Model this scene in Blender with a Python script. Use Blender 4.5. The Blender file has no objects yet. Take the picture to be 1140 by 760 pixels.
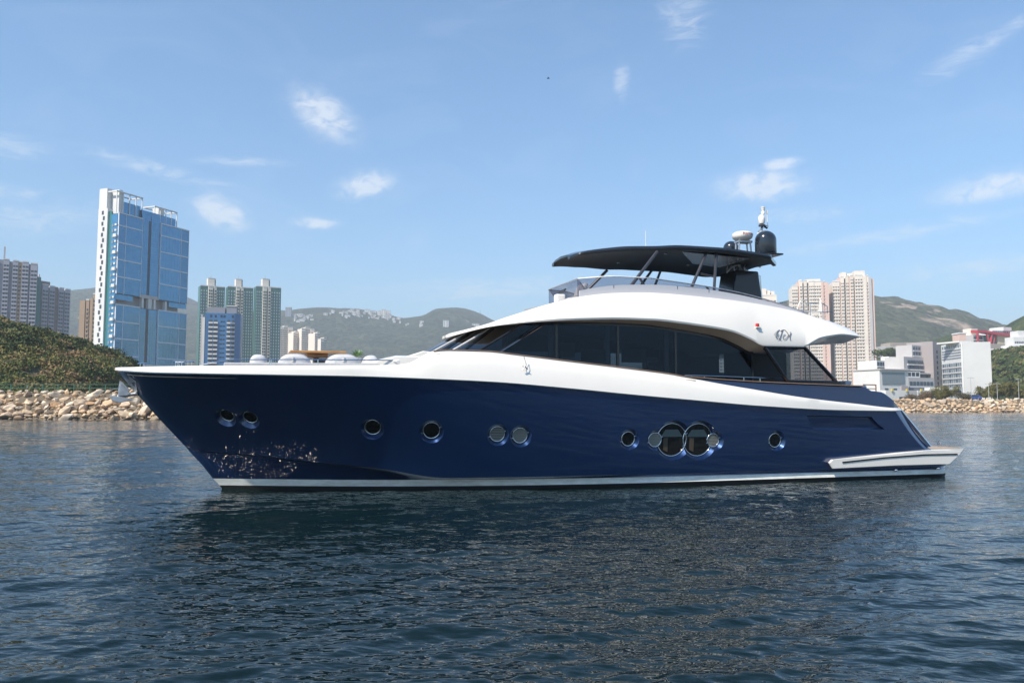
import bpy, bmesh, math, random
import numpy as np
from mathutils import Vector, Matrix, noise
random.seed(7); rng = np.random.default_rng(7)
R = math.radians
sc = bpy.context.scene
col = sc.collection

# ------------------------------------------------------------------ camera
F, HZ, CAMH = 920.0, 451.0, 2.2
PITCH = math.atan((HZ - 380.0) / F)
cam_d = bpy.data.cameras.new('camera'); cam = bpy.data.objects.new('camera', cam_d); col.objects.link(cam)
cam.location = (0, 0, CAMH); cam.rotation_euler = (R(90) + PITCH, 0, 0)
cam_d.sensor_width = 36; cam_d.lens = F / 1140 * 36
cam_d.clip_start = 0.1; cam_d.clip_end = 20000
sc.camera = cam

# ------------------------------------------------------------------ sun, sky, exposure
SUN = Vector((-0.50, -0.45, 0.74)).normalized()
sun_d = bpy.data.lights.new('sun', 'SUN'); sun = bpy.data.objects.new('sun', sun_d); col.objects.link(sun)
sun_d.energy = 4.9; sun_d.angle = R(0.53); sun_d.color = (1.0, 0.91, 0.79)
sun.rotation_euler = SUN.to_track_quat('Z', 'Y').to_euler()
sun.location = (-30, -30, 60)
sc.view_settings.view_transform = 'Standard'; sc.view_settings.look = 'None'
sc.view_settings.exposure = EXPOSURE = 0.57; sc.view_settings.gamma = 1
sc.view_settings.use_curve_mapping = False
sc.cycles.transparent_max_bounces = 32; sc.cycles.max_bounces = 10; sc.cycles.glossy_bounces = 6
world = bpy.data.worlds.new('World'); sc.world = world; world.use_nodes = True
wn, wl = world.node_tree.nodes, world.node_tree.links
wn.clear()
def wnode(t, **k):
    n = wn.new(t)
    for a, b in k.items(): setattr(n, a, b)
    return n
def wmath(op, a, b=None, c=None):
    n = wnode('ShaderNodeMath', operation=op)
    for i, v in enumerate((a, b, c)):
        if v is None: continue
        if isinstance(v, (int, float)): n.inputs[i].default_value = v
        else: wl.new(v, n.inputs[i])
    return n.outputs[0]
sky = wnode('ShaderNodeTexSky', sky_type='NISHITA', sun_disc=False)
sky.sun_elevation = math.asin(SUN.z)
sky.sun_rotation = math.atan2(SUN.x, SUN.y)
sky.air_density = 1.0; sky.dust_density = 0.8; sky.ozone_density = 1.6; sky.altitude = 0
bg = wnode('ShaderNodeBackground'); bg.inputs['Strength'].default_value = 0.108
wo = wnode('ShaderNodeOutputWorld')
# clouds: soft wisps at fixed compass directions and elevations
tc = wnode('ShaderNodeTexCoord'); sep = wnode('ShaderNodeSeparateXYZ'); wl.new(tc.outputs['Generated'], sep.inputs[0])
az = wmath('ARCTAN2', sep.outputs[0], sep.outputs[1]); el = wmath('ARCSINE', sep.outputs[2])
comb = wnode('ShaderNodeCombineXYZ'); wl.new(az, comb.inputs[0]); wl.new(el, comb.inputs[1])
def wnoise(scale, detail, rough, stretch=(1, 1, 1), dist=0.0):
    mp = wnode('ShaderNodeMapping'); mp.inputs['Scale'].default_value = stretch
    wl.new(comb.outputs[0], mp.inputs[0])
    n = wnode('ShaderNodeTexNoise'); n.inputs['Scale'].default_value = scale; n.inputs['Detail'].default_value = detail
    n.inputs['Roughness'].default_value = rough; n.inputs['Distortion'].default_value = dist
    wl.new(mp.outputs[0], n.inputs['Vector']); return n.outputs['Fac']
nz_puff = wnoise(46, 8, .60, (1, 1.6, 1), .7)
nz_wisp = wnoise(22, 8, .68, (1, 3.2, 1), 1.2)
def blob(px, py, wpx, hpx, tilt=0.0):
    u = (px - 570) / F; v = (380 - py) / F
    y = math.cos(PITCH) - v * math.sin(PITCH); z = math.sin(PITCH) + v * math.cos(PITCH)
    a0 = math.atan2(u, y); e0 = math.atan2(z, math.hypot(u, y))
    da = wmath('SUBTRACT', az, a0); de = wmath('SUBTRACT', el, e0)
    ct, st = math.cos(R(tilt)), math.sin(R(tilt))
    x1 = wmath('ADD', wmath('MULTIPLY', da, ct), wmath('MULTIPLY', de, st))
    y1 = wmath('SUBTRACT', wmath('MULTIPLY', de, ct), wmath('MULTIPLY', da, st))
    x2 = wmath('DIVIDE', x1, wpx / F); y2 = wmath('DIVIDE', y1, hpx / F)
    d2 = wmath('ADD', wmath('MULTIPLY', x2, x2), wmath('MULTIPLY', y2, y2))
    return wmath('EXPONENT', wmath('MULTIPLY', d2, -1.0))
puffs = [(848, 207, 46, 15, 0), (868, 183, 20, 6, 5), (408, 206, 30, 13, 12), (1106, 208, 46, 12, 4), (360, 128, 36, 20, -28), (350, 248, 22, 6, 0), (245, 236, 30, 16, -20)]
wisps = [(165, 186, 95, 8, -9), (990, 262, 120, 9, 6), (10, 163, 40, 12, 0), (1075, 62, 50, 12, 22), (762, 20, 30, 30, 55),
         (1110, 40, 60, 8, 20), (270, 180, 50, 6, 3), (560, 322, 190, 16, 2), (692, 90, 10, 22, 0), (30, 245, 80, 16, 10), (890, 240, 60, 10, 0), (20, 214, 40, 8, 0), (1080, 300, 110, 12, 3)]
def wsum(lst, fac):
    acc = None
    for b in lst:
        m = blob(*b); acc = m if acc is None else wmath('MAXIMUM', acc, m)
    return acc
pm = wsum(puffs, 1); wm = wsum(wisps, 1)
p1 = wmath('MULTIPLY', pm, wmath('MULTIPLY_ADD', nz_puff, 2.9, -0.55)); p1.node.use_clamp = True
pc = wnode('ShaderNodeMapRange', interpolation_type='SMOOTHSTEP'); wl.new(p1, pc.inputs[0]); pc.inputs[1].default_value = .0; pc.inputs[2].default_value = .95; pc.inputs[4].default_value = .60
w1 = wmath('MULTIPLY', wm, wmath('MULTIPLY_ADD', nz_wisp, 2.6, -0.75)); w1.node.use_clamp = True
wc = wnode('ShaderNodeMapRange', interpolation_type='SMOOTHSTEP'); wl.new(w1, wc.inputs[0]); wc.inputs[1].default_value = .05; wc.inputs[2].default_value = .9; wc.inputs[4].default_value = .34
veil = wnode('ShaderNodeMapRange'); wl.new(wnoise(6, 6, .6, (1, 2.6, 1), .8), veil.inputs[0]); veil.inputs[1].default_value = .5; veil.inputs[2].default_value = .85; veil.inputs[4].default_value = .10
cf = wmath('MAXIMUM', wmath('MAXIMUM', pc.outputs[0], wc.outputs[0]), veil.outputs[0])
mixc = wnode('ShaderNodeMix', data_type='RGBA'); wl.new(cf, mixc.inputs['Factor'])
tint = wnode('ShaderNodeMix', data_type='RGBA', blend_type='MULTIPLY'); tint.inputs['Factor'].default_value = 1.0
wl.new(sky.outputs[0], tint.inputs['A']); tint.inputs['B'].default_value = SKYTINT = (.73, 1.10, 1.31, 1)
wl.new(tint.outputs['Result'], mixc.inputs['A']); mixc.inputs['B'].default_value = (7.2, 7.3, 7.4, 1)
wl.new(mixc.outputs['Result'], bg.inputs['Color']); wl.new(bg.outputs[0], wo.inputs['Surface'])

# ------------------------------------------------------------------ helpers
def tag(o, label=None, cat=None, group=None, kind=None):
    if label: o['label'] = label
    if cat: o['category'] = cat
    if group: o['group'] = group
    if kind: o['kind'] = kind
    return o
def empty(name, loc=(0, 0, 0), rz=0.0, label=None, cat=None, group=None):
    o = bpy.data.objects.new(name, None); o.empty_display_size = .2; col.objects.link(o)
    o.location = loc; o.rotation_euler = (0, 0, rz)
    return tag(o, label, cat, group)
def at(px, py, D):
    """point on the line of sight of a photo pixel at real distance D (metres north of the camera)"""
    u = (px - 570) / F; v = (380 - py) / F
    y = math.cos(PITCH) - v * math.sin(PITCH); z = math.sin(PITCH) + v * math.cos(PITCH)
    k = D / y
    return Vector((u * k, D, CAMH + z * k))
def pchip(xs, ys):
    xs = np.array(xs, float); ys = np.array(ys, float)
    o = np.argsort(xs); xs, ys = xs[o], ys[o]
    h = np.diff(xs); dl = np.diff(ys) / h
    m = np.zeros(len(xs)); m[0], m[-1] = dl[0], dl[-1]
    for i in range(1, len(xs) - 1):
        if dl[i - 1] * dl[i] > 0:
            w1, w2 = 2 * h[i] + h[i - 1], h[i] + 2 * h[i - 1]
            m[i] = (w1 + w2) / (w1 / dl[i - 1] + w2 / dl[i])
    def f(x):
        x = min(max(x, xs[0]), xs[-1])
        i = min(int(np.searchsorted(xs, x, side='right')) - 1, len(h) - 1)
        t = (x - xs[i]) / h[i]
        return float((2*t**3-3*t*t+1)*ys[i] + (t**3-2*t*t+t)*h[i]*m[i] + (-2*t**3+3*t*t)*ys[i+1] + (t**3-t*t)*h[i]*m[i+1])
    return f
class MB:
    def __init__(s): s.v = []; s.f = []; s.m = []
    def quad(s, *p, m=0):
        i = len(s.v); s.v += [tuple(q) for q in p]; s.f.append(tuple(range(i, i + len(p)))); s.m.append(m)
    def box(s, x0, x1, y0, y1, z0, z1, m=0):
        i = len(s.v)
        s.v += [(x0,y0,z0),(x1,y0,z0),(x1,y1,z0),(x0,y1,z0),(x0,y0,z1),(x1,y0,z1),(x1,y1,z1),(x0,y1,z1)]
        for f in ((0,3,2,1),(4,5,6,7),(0,1,5,4),(1,2,6,5),(2,3,7,6),(3,0,4,7)):
            s.f.append(tuple(i + k for k in f)); s.m.append(m)
    def loft(s, rings, closed=True, caps=True, m=0):
        i0 = len(s.v); n = len(rings[0])
        for r in rings: s.v += [tuple(p) for p in r]
        for a in range(len(rings) - 1):
            for b in range(n if closed else n - 1):
                c = (b + 1) % n
                s.f.append((i0+a*n+b, i0+a*n+c, i0+(a+1)*n+c, i0+(a+1)*n+b)); s.m.append(m if isinstance(m, int) else m(a, b))
        if caps and closed:
            s.f.append(tuple(i0 + k for k in range(n))[::-1]); s.m.append(m if isinstance(m, int) else 0)
            s.f.append(tuple(i0 + (len(rings)-1)*n + k for k in range(n))); s.m.append(m if isinstance(m, int) else 0)
    def tube(s, pts, r, n=8, m=0, r2=None):
        pts = [Vector(p) for p in pts]; rings = []
        for k, p in enumerate(pts):
            d = (pts[min(k+1, len(pts)-1)] - pts[max(k-1, 0)]).normalized()
            up = Vector((0, 0, 1)) if abs(d.z) < .95 else Vector((1, 0, 0))
            a = d.cross(up).normalized(); b = a.cross(d)
            rr = r if r2 is None else r + (r2 - r) * k / max(1, len(pts) - 1)
            rings.append([p + a*rr*math.cos(2*math.pi*j/n) + b*rr*math.sin(2*math.pi*j/n) for j in range(n)])
        s.loft(rings, m=m)
    def lathe(s, prof, c=(0,0,0), n=24, m=0):
        rings = [[(c[0]+r*math.cos(2*math.pi*j/n), c[1]+r*math.sin(2*math.pi*j/n), c[2]+z) for j in range(n)] for r, z in prof]
        s.loft(rings, m=m)
    def prism(s, poly0, poly1, m=0): s.loft([poly0, poly1], m=m)
    def mesh(s, name, mats, smooth=False, fix=True):
        me = bpy.data.meshes.new(name); me.from_pydata(s.v, [], s.f)
        for x in (mats if isinstance(mats, (list, tuple)) else [mats]): me.materials.append(x)
        me.polygons.foreach_set('material_index', s.m)
        if fix:
            bm = bmesh.new(); bm.from_mesh(me)
            bmesh.ops.remove_doubles(bm, verts=bm.verts, dist=1e-5)
            bmesh.ops.recalc_face_normals(bm, faces=bm.faces); bm.to_mesh(me); bm.free()
        if smooth:
            me.polygons.foreach_set('use_smooth', [True] * len(me.polygons))
            me.set_sharp_from_angle(angle=R(smooth if smooth is not True else 40))
        me.update(); return me
    def comps(s):
        par = list(range(len(s.v)))
        def fd(a):
            while par[a] != a: par[a] = par[par[a]]; a = par[a]
            return a
        for f in s.f:
            a = fd(f[0])
            for b in f[1:]: par[fd(b)] = a
        g = {}
        for k, f in enumerate(s.f): g.setdefault(fd(f[0]), []).append(k)
        return list(g.values())
    def split(s, name, mats, parent=None, by='loose', **k):
        """one object per separate piece, or one per side of the boat"""
        g = s.comps()
        if by == 'side':
            d = {}
            for c in g:
                y = sum(s.v[i][1] for q in c for i in s.f[q]); d.setdefault(y > 0, []).extend(c)
            g = [d[q] for q in sorted(d)]
        out = []
        for c in g:
            n = MB(); mp = {}
            for q in c:
                fl = []
                for i in s.f[q]:
                    if i not in mp: mp[i] = len(n.v); n.v.append(s.v[i])
                    fl.append(mp[i])
                n.f.append(tuple(fl)); n.m.append(s.m[q])
            out.append(n.build(name, mats, parent, **k))
        return out
    def build(s, name, mats, parent=None, smooth=False, fix=True, bevel=0):
        o = bpy.data.objects.new(name, s.mesh(name, mats, smooth, fix)); col.objects.link(o); o.parent = parent
        if bevel:
            b = o.modifiers.new('bevel', 'BEVEL'); b.width = bevel; b.segments = 2; b.limit_method = 'ANGLE'
        return o

# ------------------------------------------------------------------ materials
def mat(name, c, rough=.5, metal=0.0, c2=None, scale=3.0, detail=4, bump=0.0, bscale=None, coat=0.0, spec=.5, coords='Object', stretch=(1,1,1), lo=.35, hi=.65, rv=0.0):
    m = bpy.data.materials.new(name); m.use_nodes = True; nt = m.node_tree; N, L = nt.nodes, nt.links
    p = N['Principled BSDF']; p.inputs['Base Color'].default_value = (*c, 1); p.inputs['Roughness'].default_value = rough
    p.inputs['Metallic'].default_value = metal; p.inputs['Coat Weight'].default_value = coat; p.inputs['Coat Roughness'].default_value = .03
    p.inputs['Specular IOR Level'].default_value = spec
    if c2 or bump or rv:
        t = N.new('ShaderNodeTexCoord'); mp = N.new('ShaderNodeMapping'); mp.inputs['Scale'].default_value = stretch
        L.new(t.outputs[coords], mp.inputs[0])
        n = N.new('ShaderNodeTexNoise'); n.inputs['Scale'].default_value = scale; n.inputs['Detail'].default_value = detail; n.inputs['Roughness'].default_value = .6
        L.new(mp.outputs[0], n.inputs['Vector'])
        r = N.new('ShaderNodeMapRange'); L.new(n.outputs['Fac'], r.inputs[0]); r.inputs[1].default_value = lo; r.inputs[2].default_value = hi
        if c2:
            x = N.new('ShaderNodeMix'); x.data_type = 'RGBA'; x.inputs['A'].default_value = (*c, 1); x.inputs['B'].default_value = (*c2, 1)
            L.new(r.outputs[0], x.inputs['Factor']); L.new(x.outputs['Result'], p.inputs['Base Color'])
        if rv:
            q = N.new('ShaderNodeMath'); q.operation = 'MULTIPLY_ADD'; L.new(r.outputs[0], q.inputs[0]); q.inputs[1].default_value = rv; q.inputs[2].default_value = rough
            L.new(q.outputs[0], p.inputs['Roughness'])
        if bump:
            n2 = N.new('ShaderNodeTexNoise'); n2.inputs['Scale'].default_value = bscale or scale; n2.inputs['Detail'].default_value = 3; L.new(mp.outputs[0], n2.inputs['Vector'])
            b = N.new('ShaderNodeBump'); b.inputs['Strength'].default_value = 1; b.inputs['Distance'].default_value = bump
            L.new(n2.outputs['Fac'], b.inputs['Height']); L.new(b.outputs[0], p.inputs['Normal'])
    return m
def glass(name, tint, refl=.9, rough=0.0, ior=1.5):
    m = bpy.data.materials.new(name); m.use_nodes = True; nt = m.node_tree; N, L = nt.nodes, nt.links; N.remove(N['Principled BSDF'])
    tr = N.new('ShaderNodeBsdfTransparent'); tr.inputs[0].default_value = (*tint, 1)
    gl = N.new('ShaderNodeBsdfGlossy'); gl.inputs['Roughness'].default_value = rough; gl.inputs[0].default_value = (*(refl if isinstance(refl, tuple) else (refl,)*3), 1)
    fr = N.new('ShaderNodeFresnel'); fr.inputs[0].default_value = ior
    ge = N.new('ShaderNodeNewGeometry'); nb = N.new('ShaderNodeMath'); nb.operation = 'SUBTRACT'; nb.inputs[0].default_value = 1; L.new(ge.outputs['Backfacing'], nb.inputs[1])
    fm = N.new('ShaderNodeMath'); fm.operation = 'MULTIPLY'; L.new(fr.outputs[0], fm.inputs[0]); L.new(nb.outputs[0], fm.inputs[1])
    mx = N.new('ShaderNodeMixShader'); L.new(fm.outputs[0], mx.inputs[0]); L.new(tr.outputs[0], mx.inputs[1]); L.new(gl.outputs[0], mx.inputs[2])
    L.new(mx.outputs[0], N['Material Output'].inputs[0]); return m
M = {}
M['blue'] = mat('navy_gelcoat', (.006, .028, .100), .33, .55, coat=1.0, spec=.3, bump=.0035, bscale=1.1, c2=(.008, .033, .114), scale=.5)
M['white'] = mat('white_gelcoat', (.82, .78, .715), .28, coat=.5, c2=(.79, .75, .685), scale=.8)
M['stripe'] = mat('boot_stripe_paint', (.88, .87, .81), .35, c2=(.66, .66, .59), scale=2.5, stretch=(1, 1, 4))
M['antifoul'] = mat('black_antifouling', (.012, .014, .016), .5)
M['blue'].node_tree.nodes['Principled BSDF'].inputs['Coat IOR'].default_value = 1.65
M['chrome'] = mat('polished_steel', (.72, .72, .72), .12, 1.0)
M['teak'] = mat('teak', (.36, .24, .17), .5, c2=(.28, .17, .11), scale=6, stretch=(1, 8, 8))
M['ltteak'] = mat('weathered_teak', (.42, .31, .22), .6, c2=(.33, .25, .18), scale=5, stretch=(1, 12, 1))
M['black'] = mat('black_trim', (.008, .009, .011), .25, coat=.4)
M['dkpaint'] = mat('charcoal_gelcoat', (.012, .016, .022), .16, coat=.8, c2=(.016, .02, .027), scale=1.5)
M['soffit'] = mat('beige_lining', (.72, .62, .47), .6)
M['grey'] = mat('grey_vinyl', (.50, .50, .53), .55)
M['cushion'] = mat('white_vinyl', (.56, .55, .55), .6, c2=(.48, .48, .48), scale=4, bump=.01, bscale=9)
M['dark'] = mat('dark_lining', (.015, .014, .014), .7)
M['wood'] = mat('varnished_wood', (.50, .25, .08), .3, coat=.5, c2=(.38, .17, .05), scale=4, stretch=(1, 9, 1))
M['strut'] = mat('grey_metal', (.09, .09, .10), .3, .6)
M['steel'] = mat('galvanised_steel', (.52, .53, .55), .42, .75, c2=(.40, .41, .43), scale=8)
M['sidegl'] = glass('tinted_side_glass', (.37, .44, .50), (.45,.62,.85))
M['wingl'] = glass('tinted_quarter_glass', (.44, .46, .49), (.5,.65,.8))
M['shield'] = glass('windshield_glass', (.10, .12, .15), 1.0, ior=2.0)
M['flygl'] = glass('smoked_perspex', (.70, .70, .74), .5)
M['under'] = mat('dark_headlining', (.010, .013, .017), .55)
M['portgl'] = mat('porthole_glass', (.010, .010, .009), .05, spec=.35)
M['blind'] = mat('grey_blind', (.24, .24, .21), .5)
M['red'] = mat('red_plastic', (.5, .02, .03), .35)
M['redtext'] = mat('red_lettering', (.55, .03, .03), .4)
M['logo'] = mat('graphite_lettering', (.10, .10, .13), .35)

# ------------------------------------------------------------------ water
def build_water():
    th = np.radians(np.concatenate([np.linspace(-180, -62, 60, endpoint=False), np.arange(-62, 62, .125), np.linspace(62, 180, 60, endpoint=False)]))
    rs = [0.6]
    while rs[-1] < 5800:
        r = rs[-1]; rs.append(r + (max(.02, r * .0042) if r < 62 else (.27 if r < 275 else r * .02)))
    rs = np.array(rs)
    TH, RR = np.meshgrid(th, rs); X = RR * np.sin(TH); Y = RR * np.cos(TH)
    Z = np.zeros_like(X); DX = np.zeros_like(X); DY = np.zeros_like(X)
    dr = np.gradient(rs)[:, None]
    n = 170
    lam = 0.17 * (6.0 / 0.17) ** rng.random(n)
    lam = np.sort(lam)
    for L in lam:
        k = 2 * math.pi / L
        ang = R(-70) + rng.normal() * R(24 if L > .5 else 34)           # travel direction, wind over the left shoulder
        slope = .0162 * (1.5 if L < .6 else 1.1 if L < 1.2 else .8 * (1.2 / L) ** .7) * rng.uniform(.5, 1.3)
        A = slope / k; ph = rng.random() * 6.283
        fade = np.clip((L / (dr * 2.6) - 1) / 1.5, 0, 1)
        q = k * (X * math.cos(ang) + Y * math.sin(ang)) + ph
        Z += A * np.cos(q) * fade
        DX -= .9 * A * math.cos(ang) * np.sin(q) * fade; DY -= .9 * A * math.sin(ang) * np.sin(q) * fade
    # gusts: patches of calmer and rougher water
    gx = .75 + .35 * np.sin(X * .11 + 1.3 * np.sin(Y * .07)) * np.sin(Y * .13 + 1.1 * np.sin(X * .05) + 1)
    Z *= gx
    V = np.stack([X + DX, Y + DY, Z], -1).reshape(-1, 3)
    nr, nt = X.shape
    a = np.arange(nr - 1)[:, None] * nt; b = np.arange(nt)[None, :]; b2 = (b + 1) % nt
    Q = np.stack([a + b, a + nt + b, a + nt + b2, a + b2], -1).reshape(-1, 4)
    me = bpy.data.meshes.new('water')
    me.vertices.add(len(V)); me.vertices.foreach_set('co', V.ravel())
    me.loops.add(Q.size); me.loops.foreach_set('vertex_index', Q.ravel()[::1])
    me.polygons.add(len(Q)); me.polygons.foreach_set('loop_start', np.arange(0, Q.size, 4)); me.polygons.foreach_set('loop_total', np.full(len(Q), 4))
    me.polygons.foreach_set('use_smooth', np.ones(len(Q), bool))
    me.update(calc_edges=True); me.validate()
    if me.polygons[len(Q)//2].normal.z < 0: me.flip_normals()
    m = bpy.data.materials.new('sea_water'); m.use_nodes = True; N, L = m.node_tree.nodes, m.node_tree.links
    p = N['Principled BSDF']; p.inputs['Base Color'].default_value = (.003, .011, .012, 1); p.inputs['Roughness'].default_value = .028; p.inputs['IOR'].default_value = 1.333
    t = N.new('ShaderNodeTexCoord')
    mp = N.new('ShaderNodeMapping'); mp.inputs['Scale'].default_value = (1, 1.7, 1); mp.inputs['Rotation'].default_value = (0, 0, R(15)); L.new(t.outputs['Object'], mp.inputs[0])
    n1 = N.new('ShaderNodeTexNoise'); n1.inputs['Scale'].default_value = 4.5; n1.inputs['Detail'].default_value = 1.5; n1.inputs['Roughness'].default_value = .55; L.new(mp.outputs[0], n1.inputs['Vector'])
    n2 = N.new('ShaderNodeTexNoise'); n2.inputs['Scale'].default_value = .9; n2.inputs['Detail'].default_value = 2; n2.inputs['Roughness'].default_value = .6; L.new(mp.outputs[0], n2.inputs['Vector'])
    b1 = N.new('ShaderNodeBump'); b1.inputs['Distance'].default_value = .026; L.new(n1.outputs['Fac'], b1.inputs['Height'])
    b2 = N.new('ShaderNodeBump'); b2.inputs['Distance'].default_value = .05; L.new(n2.outputs['Fac'], b2.inputs['Height']); L.new(b1.outputs[0], b2.inputs['Normal'])
    L.new(b2.outputs[0], p.inputs['Normal'])
    me.materials.append(m)
    o = bpy.data.objects.new('water', me); col.objects.link(o); tag(o, kind='structure')
build_water()

# ------------------------------------------------------------------ yacht
YAW = R(18); Y0 = Vector((-7.65, 22.0, 0))
yacht = empty('motor_yacht', Y0, YAW, 'large navy blue and white motor yacht with black hardtop, afloat broadside in the harbour', 'yacht')
dX, nX = (math.cos(YAW), math.sin(YAW)), (math.sin(YAW), -math.cos(YAW))
def meas(px, py, t):
    """(length from the stem, height) of a photo pixel lying t metres to port of the keel line"""
    u = (px - 570) / F; v = (380 - py) / F
    ry = math.cos(PITCH) - v * math.sin(PITCH); rz = math.sin(PITCH) + v * math.cos(PITCH)
    k = ((Y0.x*nX[0] + Y0.y*nX[1]) + t) / (u*nX[0] + ry*nX[1])
    x, y = k*u - Y0.x, k*ry - Y0.y
    return x*dX[0] + y*dX[1], CAMH + k*rz
def meas_on(px, py, tf):
    t = 2.5
    for _ in range(40):
        s, z = meas(px, py, t); t = .5*t + .5*tf(s, z)
    return s, t, z
def L3(s, t, z): return (s, -t, z)
def px3(px, py, t): s, z = meas(px, py, t); return Vector((s, -t, z))

# half breadths, all against the distance q from the stem
TS = pchip([0,.15,.4,.97,2.1,3.5,5.8,9,13,18,23], [0,.40,.78,1.32,2.05,2.62,3.0,3.18,3.22,3.2,3.12])
TC = pchip([0,.5,1.85,3.85,5.85,8.85,12.85,23], [0,.30,.98,1.78,2.33,2.80,2.98,3.0])
TW = pchip([0,1,3,5,8,12,23], [0,.42,1.25,1.88,2.5,2.85,2.93])
def tSh(s, z=0): return TS(max(0, s + 2.62))
_z = [(130,412),(170,413.7),(290,416),(400,418),(470,420.5),(545,424),(640,432),(700,438),(785,445.7),(840,450.5),(940,455.8),(1005,456.5)]
_p = [meas_on(x, y, tSh) for x, y in _z]; _p[0] = (-2.62, 0, 3.10)
ZS = pchip([p[0] for p in _p] + [24], [p[2] for p in _p] + [_p[-1][2]])
_z = [(278,506),(350,514),(420,521),(500,533),(540,537)]
_p = [meas_on(x, y, lambda s, z: TC(max(0, s + .85))) for x, y in _z]
ZC = pchip([-.85] + [p[0] for p in _p] + [9, 24], [1.05] + [max(p[2], .345) for p in _p] + [.34, .34])
S1 = pchip([-1, .5, .62, .91, 2.09, 2.6], [21.3, 21.3, 21.1, 20.59, 19.46, 19.1])
def g_of(w, q):
    p = 1.55 - .6 * min(1, q / 10)
    return w ** p
def hull_row(w, q_s):          # w 0..1 chine to sheer -> t, z at station s
    s = q_s; s0 = -.85 - 1.77 * w; q = max(0, s - s0)
    g = g_of(w, q)
    t = TC(q) * (1 - g) + TS(q) * g
    z = ZC(s) + (ZS(s) - ZC(s)) * w
    return t, z
def hull_t(s, z):
    lo, hi = 0.0, 1.0
    for _ in range(25):
        mid = (lo + hi) / 2
        if hull_row(mid, s)[1] < z: lo = mid
        else: hi = mid
    return hull_row((lo + hi) / 2, s)[0]
def hull_n(s, z):
    e = .05
    a = Vector(L3(s+e, hull_t(s+e, z), z)) - Vector(L3(s-e, hull_t(s-e, z), z))
    b = Vector(L3(s, hull_t(s, z+e), z+e)) - Vector(L3(s, hull_t(s, z-e), z-e))
    n = a.cross(b).normalized()
    return n if n.y < 0 else -n
NU = 120
cl_ = lambda v: max(0, min(1, v))
def build_hull():
    rows = []
    us = [(i / NU) ** 1.35 for i in range(NU + 1)]
    us = us[:-3] + [1 - .35/21, 1 - .2/21, 1]
    def cham(s, s1, t): 
        k = (s - (s1 - .36)) / .36
        return t - (.17 * k ** 1.3 if k > 0 else 0)
    for j in range(17, -1, -1):
        w = j / 17
        row = []
        for u in us:
            s0 = -.85 - 1.77*w; s1 = 20.9
            for _ in range(6): s1 = S1(ZC(s1) + (ZS(s1) - ZC(s1)) * w)
            s = s0 + (s1 - s0) * u; t, z = hull_row(w, s)
            if u == 0: t = 0
            row.append((s, max(0, cham(s, s1, t)), z))
        rows.append(row)
    def extra(f, s0, s1=21.3):
        rows.append([(lambda s: (s, 0 if u == 0 else max(0, cham(s, s1, f(s)[0])), f(s)[1]))(s0 + (s1 - s0) * u) for u in us])
    extra(lambda s: (TC(max(0, s+.85)) - .11*min(1, (s+.85)), ZC(s) - .035), -.83)
    mid = lambda w: (lambda s: ((1-w)*(TC(max(0, s+.85)) - .13*min(1, s+.85)) + w*(TW(max(0, s+.22))+.02), (1-w)*(ZC(s)-.04) + w*.31))
    extra(mid(.5), -.5)
    extra(lambda s: (TW(max(0, s+.22)) + .02, .285 - .05 * cl_(s / 21)), -.22)
    extra(lambda s: (TW(max(0, s+.05)) + .05 * min(1, max(0, s - 4) / 4), .105), -.05)
    extra(lambda s: (TW(max(0, s-.1)) - .02, -.12), .1)
    extra(lambda s: (TW(max(0, s-.6)) * .7, -.6), .6)
    rows.append([(1.0 + 20.3*u, 0, -.95) for u in us])
    nr, nc = len(rows), len(us)
    mb = MB(); i0 = 0
    for side in (1, -1):
        for r in rows: mb.v += [(s, -side*t, z) for s, t, z in r]
    def idx(side, r, c): return side*nr*nc + r*nc + c
    si = nr - 6                       # row of the stripe top
    for side in (0, 1):
        for r in range(nr-1):
            mm = 1 if r == nr-5 else (2 if r >= nr-4 else 0)
            for c in range(nc-1):
                mb.f.append((idx(side,r,c), idx(side,r,c+1), idx(side,r+1,c+1), idx(side,r+1,c))); mb.m.append(mm)
    for r in range(nr-1):
        mm = 1 if r == nr-5 else (2 if r >= nr-4 else 0)
        mb.f.append((idx(0,r,nc-1), idx(1,r,nc-1), idx(1,r+1,nc-1), idx(0,r+1,nc-1))); mb.m.append(mm)
    for c in range(nc-1):
        mb.f.append((idx(0,0,c), idx(0,0,c+1), idx(1,0,c+1), idx(1,0,c))); mb.m.append(0)
    return mb.build('hull', [M['blue'], M['stripe'], M['antifoul']], yacht)
hull = build_hull()
def frame(n):
    x = Vector((0,0,1)).cross(n).normalized(); z = n.cross(x).normalized()
    return x, z                        # x along the hull, z up the hull
PORTS = [(251,465,.175,'dark'),(277,467,.175,'dark'),(414.5,477.5,.19,'dark'),(480.5,480.5,.20,'dark'),(554.5,484,.185,'blind'),(580,485.5,.185,'pale'),
         (701,489,.18,'dark'),(731,490,.18,'pale'),(750,490,.42,'big'),(779,490,.42,'big'),(796,490.5,.175,'blind'),(865,490.5,.185,'dark')]
cutters = []
ports = []
for px, py, r, kind in PORTS:
    r *= 1.07
    s, t, z = meas_on(px, py, hull_t); n = hull_n(s, z); p = Vector(L3(s, t, z)); x, up = frame(n)
    dep = .125 if kind != 'big' else .14
    ports.append((p, n, x, up, r, kind, dep))
    mb = MB(); k = 40
    def ring(rad, off): return [p + n*off + x*rad*math.cos(2*math.pi*j/k) + up*rad*math.sin(2*math.pi*j/k) for j in range(k)]
    mb.loft([ring(r+.012, -dep), ring(r + .085 + .1*.7, .10)])
    cutters.append(mb)
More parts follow.
